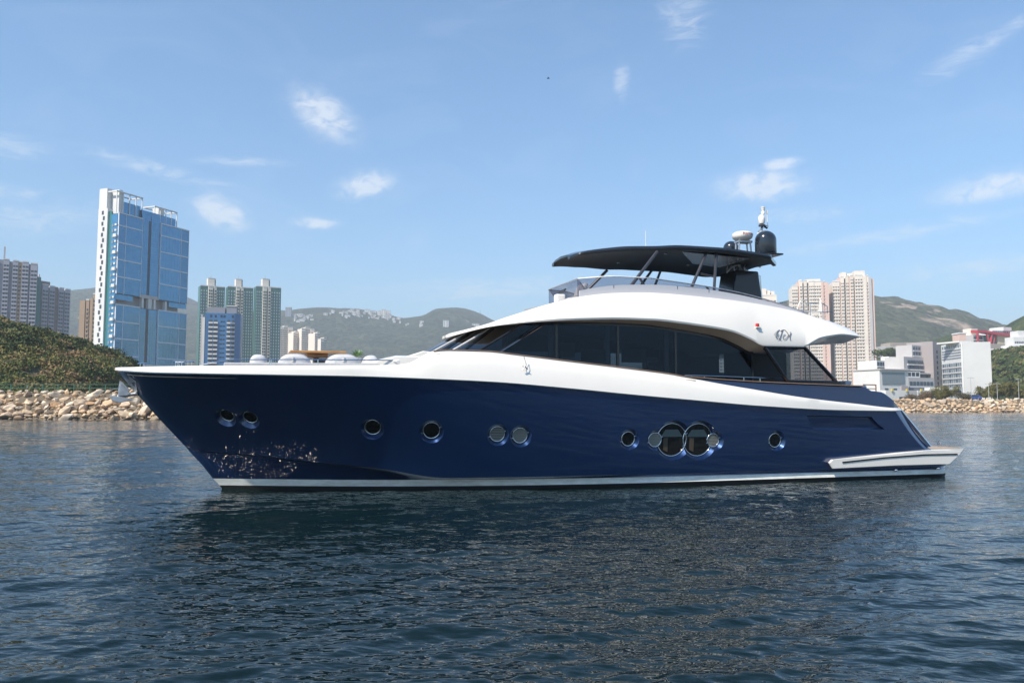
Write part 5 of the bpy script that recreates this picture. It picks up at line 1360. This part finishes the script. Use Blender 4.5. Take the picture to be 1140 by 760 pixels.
# ---- the cream towers behind the stern
B['wk'] = mat('curtained_window', (.20, .18, .17), .4)
WK = (B['wk'], B['cream2'], (.14, .86, .38, .78)); WP = (B['wk'], B['pink'], (.25, .75, .25, .85))
def k_tower(label, x, tops, D, box):
    cs = []
    for (p0, p1, mw, wi, dr, bk, nw) in x: cs.append((p0, p1, mw, wi, dr, bk, nw))
    r, w, H, lx = slab_tower('residential_tower', label, x[0][0], tops, x[-1][1], tops + .2, D, D - 6, cs, fh=2.85, group='cream residential towers behind the stern', depth=22)
    for b0_, b1_, h in box: wall(r, lx(b0_, tops), lx(b1_, tops), 3, 12, H - 2, H + h, B['cream2'], 'roof_house')
    return r
k_tower('cream residential tower with pink right flank, left of its twin above the overhang', [(883,889.8,B['cream2'],WK,0,0,3),(889.8,891.8,B['pink'],None,-4.0,1,0),(891.8,895,B['cream2'],WK,-4.2,.3,1),(895,896.6,B['greyr'],None,-2,2.5,0),(896.6,900,B['cream'],WK,-4.2,.2,2),(900,902,B['greyr'],None,-3,2.2,0),(902,908,B['cream2'],WK,-3.6,0,3),(908,916,B['cream2'],WK,-3.4,.4,3),(916,918.5,B['pink'],None,-3.2,.2,0),(918.5,920.3,B['pink'],WP,-3,.5,1),(920.3,924.3,B['pink'],None,-2.6,.1,0)], 318.6, 690, ((890.5, 893, 6), (899, 914, 6.0)))
k_tower('taller cream residential tower at the right, directly above the yacht\'s stern', [(928.3,936.5,B['cream2'],WK,0,0,3),(936.5,938,B['pink'],None,-4,1,0),(938,941.5,B['cream2'],WK,-4,.3,2),(941.5,943.5,B['greyr'],None,-3,2.2,0),(943.5,947,B['cream'],WK,-4.6,.2,2),(947,948.6,B['pink'],None,-4.6,.6,0),(948.6,952.2,B['cream'],WK,-4.8,.2,2),(952.2,953.6,B['greyr'],None,-3,2.2,0),(953.6,962.5,B['cream2'],WK,-5,0,3),(962.5,966.5,B['cream2'],None,-4.6,.1,0),(966.5,969,B['cream2'],WP,-4.4,.4,1),(969,972.3,B['pale'],None,-3.4,.1,0),(972.3,975.2,B['pink'],None,-2,1.4,0)], 313.8, 690, ((937.5, 943, 8.5), (944, 950, 7.4), (952, 964, 9.3)))
k_tower('cream residential tower mostly hidden behind the flybridge, its stepped roof showing beside the mast', [(797,808,B['cream2'],WK,9,0,3),(808,811,B['pink'],None,9,1,0),(811,822,B['cream2'],WK,6,0,4),(822,836,B['cream'],WK,6,.4,4),(836,850,B['cream2'],WK,4,0,4),(850,866,B['cream2'],WK,3.4,0,4)], 325.5, 720, ((847, 854, 3.2), (855, 858, 1.6), (859.5, 863, .8)))

# ---- buildings on the right shore
def box_b(name, label, pxa, pxb, D, D2, pyt, depth, m_, cat='building', z0=4):
    a, b = at(pxa, pyt, D), at(pxb, pyt, D2); r, w = bld(name, label, cat, (a.x, a.y), (b.x, b.y), z0); H = a.z - z0; wall(r, 0, w, 0, depth, 0, H, m_); return r, w, H
# white block: facade on the left, blank end wall facing the water
D1 = 430
r, w, H = box_b('white_block', 'big white block with blank end walls and a glazed grid on its left face', 1071.3, 1088.3, D1, D1 + 3, 380.5, 1.2, B['white'])

a, b = at(1047.5, 380.5, D1 + 26), at(1071, 380.5, D1)
loc = Vector((a.x - r.location.x, a.y - r.location.y, 0)); rot = Matrix.Rotation(-r.rotation_euler.z, 3, 'Z'); la = rot @ loc
ang = math.atan2(-la.y, -la.x); fl = math.hypot(la.x, la.y)
fa = bpy.data.objects.new('grid_facade', None); col.objects.link(fa); fa.parent = r; fa.location = (la.x, la.y, 0); fa.rotation_euler = (0, 0, ang)
wall(fa, 0, fl - .1, 0, 14, 0, H - .03, B['white'])
for i in range(9):
    x0_ = fl*(.03 + .93*i/9); bay(fa, x0_, x0_ + fl*.095, 0, 3.5, H*.70, 2.9, B['pglass'] if i % 3 else B['wnb'], B['pale'], win=(.08,.92,.3,.9), out=.15)
mb = MB(); [mb.box(fl*.04, fl*.95, -.2, .01, H*(.735 + .045*i), H*(.755 + .045*i)) for i in range(4)]; mb.build('louvre_band', B['greyr'], fa)
mb = MB(); [mb.box(fl*(.05 + .105*i), fl*(.115 + .105*i), -.2, .01, H*.925, H*.97) for i in range(9)]; mb.build('roof_opening', B['pglass'], fa)
mb = MB(); [mb.box(w*(.08+.1*i), w*(.13+.1*i), -.12, .01, H - 2.3, H - 1.7) for i in range(9)]; mb.build('roof_opening', B['pglass'], r)
ux = w/17; wall(r, w, w + 1.9*ux, 4.5, 20, 0, H - .5, B['wnb'], 'glazed_slot'); wall(r, w + 1.9*ux, w + 12.6*ux, 2.4, 24, 9.0, H - .8, B['white'])
mb = MB(); [mb.box(w + ux*(2+i), w + ux*(2.5+i), 2.28, 2.41, H - 3, H - 2.4) for i in range(10)]; mb.build('roof_opening', B['pglass'], r)
wall(r, 1.0, w - 1, 3, 18, H, H + .8, B['white'], 'parapet')
r2, w2, H2 = box_b('chimney_block', 'square pinkish plant tower rising behind the white block', 1068.3, 1075.2, 480, 480, 371.5, 8, B['pink']); wall(r2, -.3, w2 + .3, -.3, 8.3, H2, H2 + .8, B['white'], 'cap')
r, w, H = box_b('grey_spine_block', 'tall grey-brown concrete spine joined to a wing of small balconies, left of the white block', 1038.2, 1046.6, 470, 474, 379.8, 16, mat('grey_brown_render', (.33,.29,.29), .8)); bay(r, w*.42, w*.62, 0, 6, H - 3, 3, B['wn'], B['greyr'], sill=False)
wall(r, -2.5*w, 0, 6, 18, 0, H - 9, B['pale'])
for i in range(6): bay(r, -2.1*w + i*w*.34, -2.1*w + (i+.9)*w*.34, 6, 12, H - 10.5, 3, B['wnb'], B['white'], win=(.1,.9,.3,.9), out=.5)
wall(r, -w*1.2, 0, 7, 17, H - 9, H - 2, B['pale'], 'roof_house'); bay(r, -w*1.1, -w*.1, 7, H - 8.5, H - 2.5, 3, B['wnb'], B['white'], n=3)
wall(r, -3.4*w, -2.5*w, 8, 18, 0, H - 16, B['white'], 'low_wing')
for z in (9, 12.4, 15.8): wall(r, -3.6*w, -.02, 2.5 - z*.05, 6, z, z + .7, B['white'], 'terrace_slab'); wall(r, -3.5*w, -.1, 3.4, 5.9, z - 2.6, z, B['wnb'], 'terrace_glazing')
r, w, H = box_b('terrace_building', 'low stepped building with dark terrace openings left of the grey spine', 1010.5, 1040, 400, 408, 420, 14, B['pale']); 
wall(r, w*.0, w*.9, -.3, .0, H*.28, H*.45, B['wn'], 'terrace_opening'); wall(r, -.3, w*.95, -1.6, -.3, H*.47, H*.56, B['greyr'], 'roof_slab'); wall(r, w*.1, w*.6, 2, 10, H, H + 3, B['white'], 'roof_house'); bay(r, w*.12, w*.58, 2, H, H + 3, 3, B['wn'], B['white'], n=3, sill=False)
bay(r, w*.05, w*.95, 0, H*.6, H*.98, 3.2, B['wnb'], B['white'], n=7, out=.2)
r, w, H = box_b('glass_fronted_building', 'white building with a grey glass band under its roof, right of the cream towers', 979, 1011, 385, 392, 411.5, 16, B['white'])
wall(r, w*.08, w*.86, -.25, -.0, H*.55, H*.93, B['pglass'], 'glass_band'); wall(r, -.4, w + .4, -.9, 16, H, H + .5, B['pale'], 'roof_slab')
for i in range(3): 
    for q in range(2): wall(r, w*(.16+.30*i), w*(.28+.30*i), -.12, 0, H*(.08+.22*q), H*(.2+.22*q), B['wnb'], 'window')
wall(r, w*.72, w*.95, -.35, 0, 0, H*.5, mat('mauve_panel', (.40,.33,.34), .8), 'panel')
r, w, H = box_b('long_white_building', 'long low white building with two rows of windows behind the glass-fronted one', 976, 1023, 520, 540, 401, 14, B['white']); bay(r, 0, w, 0, H - 8.2, H - .2, 3.9, B['wnb'], B['white'], n=16, out=.2, sill=True); wall(r, w*.38, w*.52, 3, 9, H, H + 3, B['white'], 'roof_house'); wall(r, w*.78, w*1.05, 1, 10, H, H + 3.6, B['white'], 'roof_house')
r, w, H = box_b('waterfront_pavilion', 'low white waterfront pavilion wall above the right riprap bank', 986, 1040, 300, 308, 434.2, 8, B['white']); wall(r, w*.27, w*.43, -.12, 0, H*.05, H*.35, B['wn'], 'window'); wall(r, w*.46, w*.62, -.2, 0, 0, H, B['pale'], 'panel'); wall(r, w*.64, w, -.3, 0, H*.5, H, B['white'], 'canopy')
wall(r, w*.66, w*.98, -.1, 0, H*.0, H*.48, B['pglass'], 'window')
mb = MB(); [mb.box(w*q, w*q + .8, -.5, -.2, H - .3, H + .5) for q in (.10, .40, .70)]; mb.build('yellow_sign', mat('yellow_paint', (.75,.55,.05), .5), r)
r, w, H = box_b('service_block', 'low white service block under the grid facade, behind the round bush', 1047, 1072, 345, 350, 431, 8, B['white']); wall(r, w*.1, w*.9, -.15, 0, H*.45, H*.8, B['wn'], 'window')
# reservoir wall
a, b = at(985, 392, 760), at(1031, 388, 760); r, w = bld('retaining_wall', 'long grey concrete reservoir wall on the slope behind the shore buildings', 'wall', (a.x, a.y), (b.x, b.y), a.z - 4); wall(r, 0, w, 0, 20, 0, 10, B['pale']); wall(r, w*.14, w, -.2, 20, 10, 13, mat('brown_concrete', (.36,.31,.26), .9)); bay(r, w*.2, w, -.2, 10, 13, 3, B['greyr'], B['pale'], n=14, sill=False, win=(.3,.6,.3,.9))
# red roofed school and arches
a, b = at(1088.5, 382.5, 640), at(1140, 383, 655); r, w = bld('red_beamed_school', 'school with a bold red roof beam and red V-shaped columns on the upper right slope', 'building', (a.x, a.y), (b.x, b.y), a.z - 6)
u_ = w/51.5; hh = at(1100, 367.5, 640).z - a.z + 6
wall(r, 0, 52*u_, 4, 18, 0, hh - 3.2, B['pale']); wall(r, 24*u_, 50*u_, 1.5, 4, 5.5, hh - 3.4, mat('sand_panel', (.48,.43,.30), .8), 'panel'); wall(r, 12*u_, 22*u_, 2.5, 4, 6, hh - 3.4, B['teal'], 'glazing')
bay(r, .5*u_, 10*u_, 4, 6, hh - 4, 3.2, B['wn'], B['white'], n=4, out=.3)
mb = MB(); mb.loft([[(x, y, z) for y, z in ((-.5, z0_), (-.5, z0_ + 1.9), (6, z0_ + 2.3), (6, z0_))] for x, z0_ in ((0, hh - 1.8), (8*u_, hh - 1.6), (24*u_, hh - 3.3), (50*u_, hh - 3.6))]); mb.build('roof_beam', B['red'], r)
mb = MB(); mb.tube([(13.5*u_, .5, 6), (11*u_, .5, hh - 2.3)], .8, 6); mb.tube([(14*u_, .5, 6), (16.5*u_, .5, hh - 2.6)], .8, 6); mb.tube([(18*u_, .8, 6), (20.5*u_, .8, hh - 2.8)], .5, 6); mb.box(0, 1.2*u_, -.4, .8, 0, hh - 1.9); mb.build('column', B['red'], r)
wall(r, 26*u_, 50*u_, 8, 22, hh - 3, hh + 1.5, B['white']); wall(r, 38*u_, 47*u_, 7, 20, hh + 1.4, hh + 4.2, B['white']); bay(r, 27*u_, 50*u_, 8, hh - 1.6, hh + 1.4, 3, B['wnb'], B['white'], n=9, sill=False); wall(r, 3*u_, 10*u_, 8, 16, hh - 3, hh + 2.2, B['cream2'], 'roof_house')
wall(r, -.5*u_, 50*u_, -10, 4, -18, 5.4, mat('slope_paving', (.45,.38,.33), .9), 'retaining_wall')
a, b = at(1105, 391, 590), at(1142, 388, 590); r, w = bld('arcaded_terrace', 'white arcaded terrace stepping up to the right below the red-beamed school', 'building', (a.x, a.y), (b.x, b.y), a.z - 5)
wall(r, 0, w*.55, 0, 8, 0, 7.0, B['white']); wall(r, w*.5, w*1.1, -.5, 10, 0, 9.5, B['white']); wall(r, w*.68, w*1.1, 1, 12, 9.5, 15.5, B['white']); wall(r, w*.85, w*1.1, 2, 12, 15.5, 20, B['white'])
bay(r, w*.03, w*.5, 0, 4.2, 7.2, 3, B['wnb'], B['white'], n=9, sill=False, win=(.15,.85,.0,.75)); bay(r, w*.52, w*1.08, -.5, 6.2, 9.2, 3, B['wnb'], B['white'], n=10, sill=False, win=(.15,.85,.0,.75)); bay(r, w*.7, w*1.08, 1, 10, 15, 2.6, B['wnb'], B['white'], n=7, sill=False)

# ---- bush, hedge, trees, lamps, van on the right shore
def tree(name, label, cat, p, H, rx, m_, n=2600, leaf=.28, trunk=.3, group=None, lowc=.5):
    r = empty(name, p, 0, label, cat, group)
    mb = MB(); mb.tube([(0,0,-.3), (.05,0,H*.3), (0,.1,H*.55)], trunk*.5, 7, r2=trunk*.2)
    for a in range(5): mb.tube([(0,0,H*.25), (rx*.45*math.cos(a*1.3), rx*.4*math.sin(a*1.3), H*.6)], trunk*.22, 5, r2=.03)
    mb.build('trunk', mat('bark', (.10,.07,.05), .9), r)
    cl = [(rng.normal(0,.42)*rx, rng.normal(0,.42)*rx, H*(lowc + (.83 - lowc)*rng.random()), rx*(.25+.25*rng.random())) for _ in range(22)]
    V = []
    for _ in range(n):
        c = cl[rng.integers(len(cl))]; d = rng.normal(size=3); d /= np.linalg.norm(d); q = np.array(c[:3]) + d*c[3]*(.5 + .6*rng.random())*np.array([1,1,.8]); nn = d + rng.normal(size=3)*.6; t1 = np.cross(nn, rng.normal(size=3)); t1 /= np.linalg.norm(t1); t2 = np.cross(nn/np.linalg.norm(nn), t1); s_ = leaf*(.6+.7*rng.random())
        V.append((q - t1*s_, q + t2*s_*.6, q + t1*s_, q - t2*s_*.6))
    mb = MB(); [mb.quad(*v) for v in V]; o = mb.mesh('crown', m_, fix=False); at_ = o.attributes.new('tone', 'FLOAT', 'FACE'); at_.data.foreach_set('value', np.repeat(rng.random(n//10 + 1), 10)[:n].astype(np.float32)*.7)
    co = bpy.data.objects.new('crown', o); col.objects.link(co); co.parent = r; return r
OL = leafmat('olive_leaf', [(.10,.095,.035),(.15,.14,.045),(.20,.16,.06)])
tree('bush', 'large round olive bush on the right riprap bank, in front of the white buildings', 'bush', at(1052.5, 445.5, 262), 4.6, 3.3, OL, 9000, .15, lowc=.18)
tree('bush', 'low reddish-brown bush just left of the round olive bush', 'bush', at(1030, 445, 266), 2.4, 3.6, leafmat('russet_leaf', [(.12,.08,.05),(.16,.11,.06),(.10,.09,.04)]), 2200, .16, lowc=.2)
tree('bush', 'low dark bush just right of the round olive bush', 'bush', at(1073, 444.5, 266), 2.2, 3.0, leafmat('dusk_leaf', [(.07,.07,.035),(.11,.08,.05)]), 1800, .16, lowc=.2)
tree('bush', 'low brown bush left of the reddish bush', 'bush', at(1016, 445.5, 266), 1.9, 2.6, leafmat('brown_leaf', [(.11,.08,.05),(.13,.10,.05)]), 1200, .16, lowc=.2)
for i, (px, py, h, w_) in enumerate(((982,402,9,9),(990,401,10,8),(998,402,9,9),(1006,401,10,8),(1013,400,10,8),(1020,401,11,7),(1026,397,9,7))):
    tree('tree', 'dark green tree in the row above the long white building, number %s from the left' % ('one','two','three','four','five','six','seven')[i], 'tree', at(px, py, 620), h, w_*.75, LEAF_R, 900, .7, .6, 'trees above the long white building')
for i, px in enumerate((1097,1104,1112,1120,1128,1136)):
    tree('tree', ('rust-tinged tree nearest the white block at the foot of the slope','second tree from the white block at the foot of the slope','third tree from the white block at the foot of the slope','fourth tree from the white block at the foot of the slope','fifth tree from the white block at the foot of the slope','tree at the foot of the slope, nearest the right edge of the photo')[i], 'tree', at(px, 444, 285 + (i % 2)*6), 4.6 + 1.6*(i in (2, 3, 4)), 3.0, OL if i % 2 == 0 else LEAF_R, 3600, .22, .3, lowc=.25, group='trees at the foot of the right slope')
LP = mat('lamp_post_grey', (.40,.40,.40), .5)
for px, h, lab in ((1081.5, 7.5, 'street lamp in front of the white block, double headed'), (1101, 5.5, 'short street lamp just right of the white block'), (1110.6, 5.6, 'middle street lamp at the foot of the green slope'), (1134.5, 7, 'rightmost street lamp at the foot of the green slope')):
    p = at(px, 444, 268); r = empty('street_lamp', (p.x, p.y, 3.7), 0, lab, 'street lamp', 'street lamps on the right promenade')
    mb = MB(); mb.tube([(0,0,-.2),(0,0,h)], .11, 8, r2=.06); mb.build('pole', LP, r); mb = MB(); mb.tube([(-.7,0,h-.15),(0,0,h),(.7,0,h-.15)], .05, 6); mb.build('arm', LP, r)
    for s_ in (-.8, .8): mb = MB(); mb.box(s_-.28, s_+.28, -.14, .14, h-.24, h-.12); mb.build('lamp_head', LP, r)
p = at(1085, 443.6, 272); r = empty('parked_van', (p.x, p.y, 3.75), 0, 'small blue van parked at the foot of the white block', 'van')
mb = MB(); mb.loft([[(x, y, z) for x, z in ((-1.9,.35),(2.0,.35),(2.0,1.1),(1.6,1.25),(1.1,1.95),(-1.8,1.95),(-1.95,1.2))] for y in (-.85,.85)]); mb.build('body', mat('blue_car_paint', (.03,.08,.30), .3, coat=1), r, bevel=.08)
mb = MB(); mb.box(-1.6, 1.0, -.87, .87, 1.2, 1.75); mb.build('window', B['wn'], r)
for x in (-1.2, 1.25):
    for y in (-.82, .82): mb = MB(); mb.tube([(x, y - .1, .33), (x, y + .1, .33)], .33, 14); mb.build('wheel', M['black'], r)
# bird
p = at(610.3, 87.5, 70); mb = MB(); mb.tube([(-.1,0,0),(0,0,.0),(.12,0,.01)], .03, 6); [mb.quad((-.04,0,.02),(.05,0,.02),(.02,s_*.14,.07),(-.03,s_*.14,.07)) for s_ in (-1,1)]; [mb.quad((-.03,s_*.14,.07),(.02,s_*.14,.07),(-.02,s_*.26,.03),(-.04,s_*.25,.03)) for s_ in (-1,1)]
o = mb.build('bird', M['black']); o.location = p; tag(o, 'tiny dark bird flying high in the open sky', 'bird')

# ------------------------------------------------------------------ haze
hz = bpy.data.materials.new('haze'); hz.use_nodes = True; N, L = hz.node_tree.nodes, hz.node_tree.links; N.remove(N['Principled BSDF'])
v = N.new('ShaderNodeVolumePrincipled'); v.inputs['Color'].default_value = (.80, .87, .93, 1); v.inputs['Density'].default_value = .00023; v.inputs['Anisotropy'].default_value = .0
L.new(v.outputs[0], N['Material Output'].inputs['Volume'])
mb = MB(); mb.box(-5600, 5600, -5900, 5990, -3.0, 620); o = mb.build('haze', hz); tag(o, 'pale blue haze in the air over the harbour', 'haze', kind='stuff')
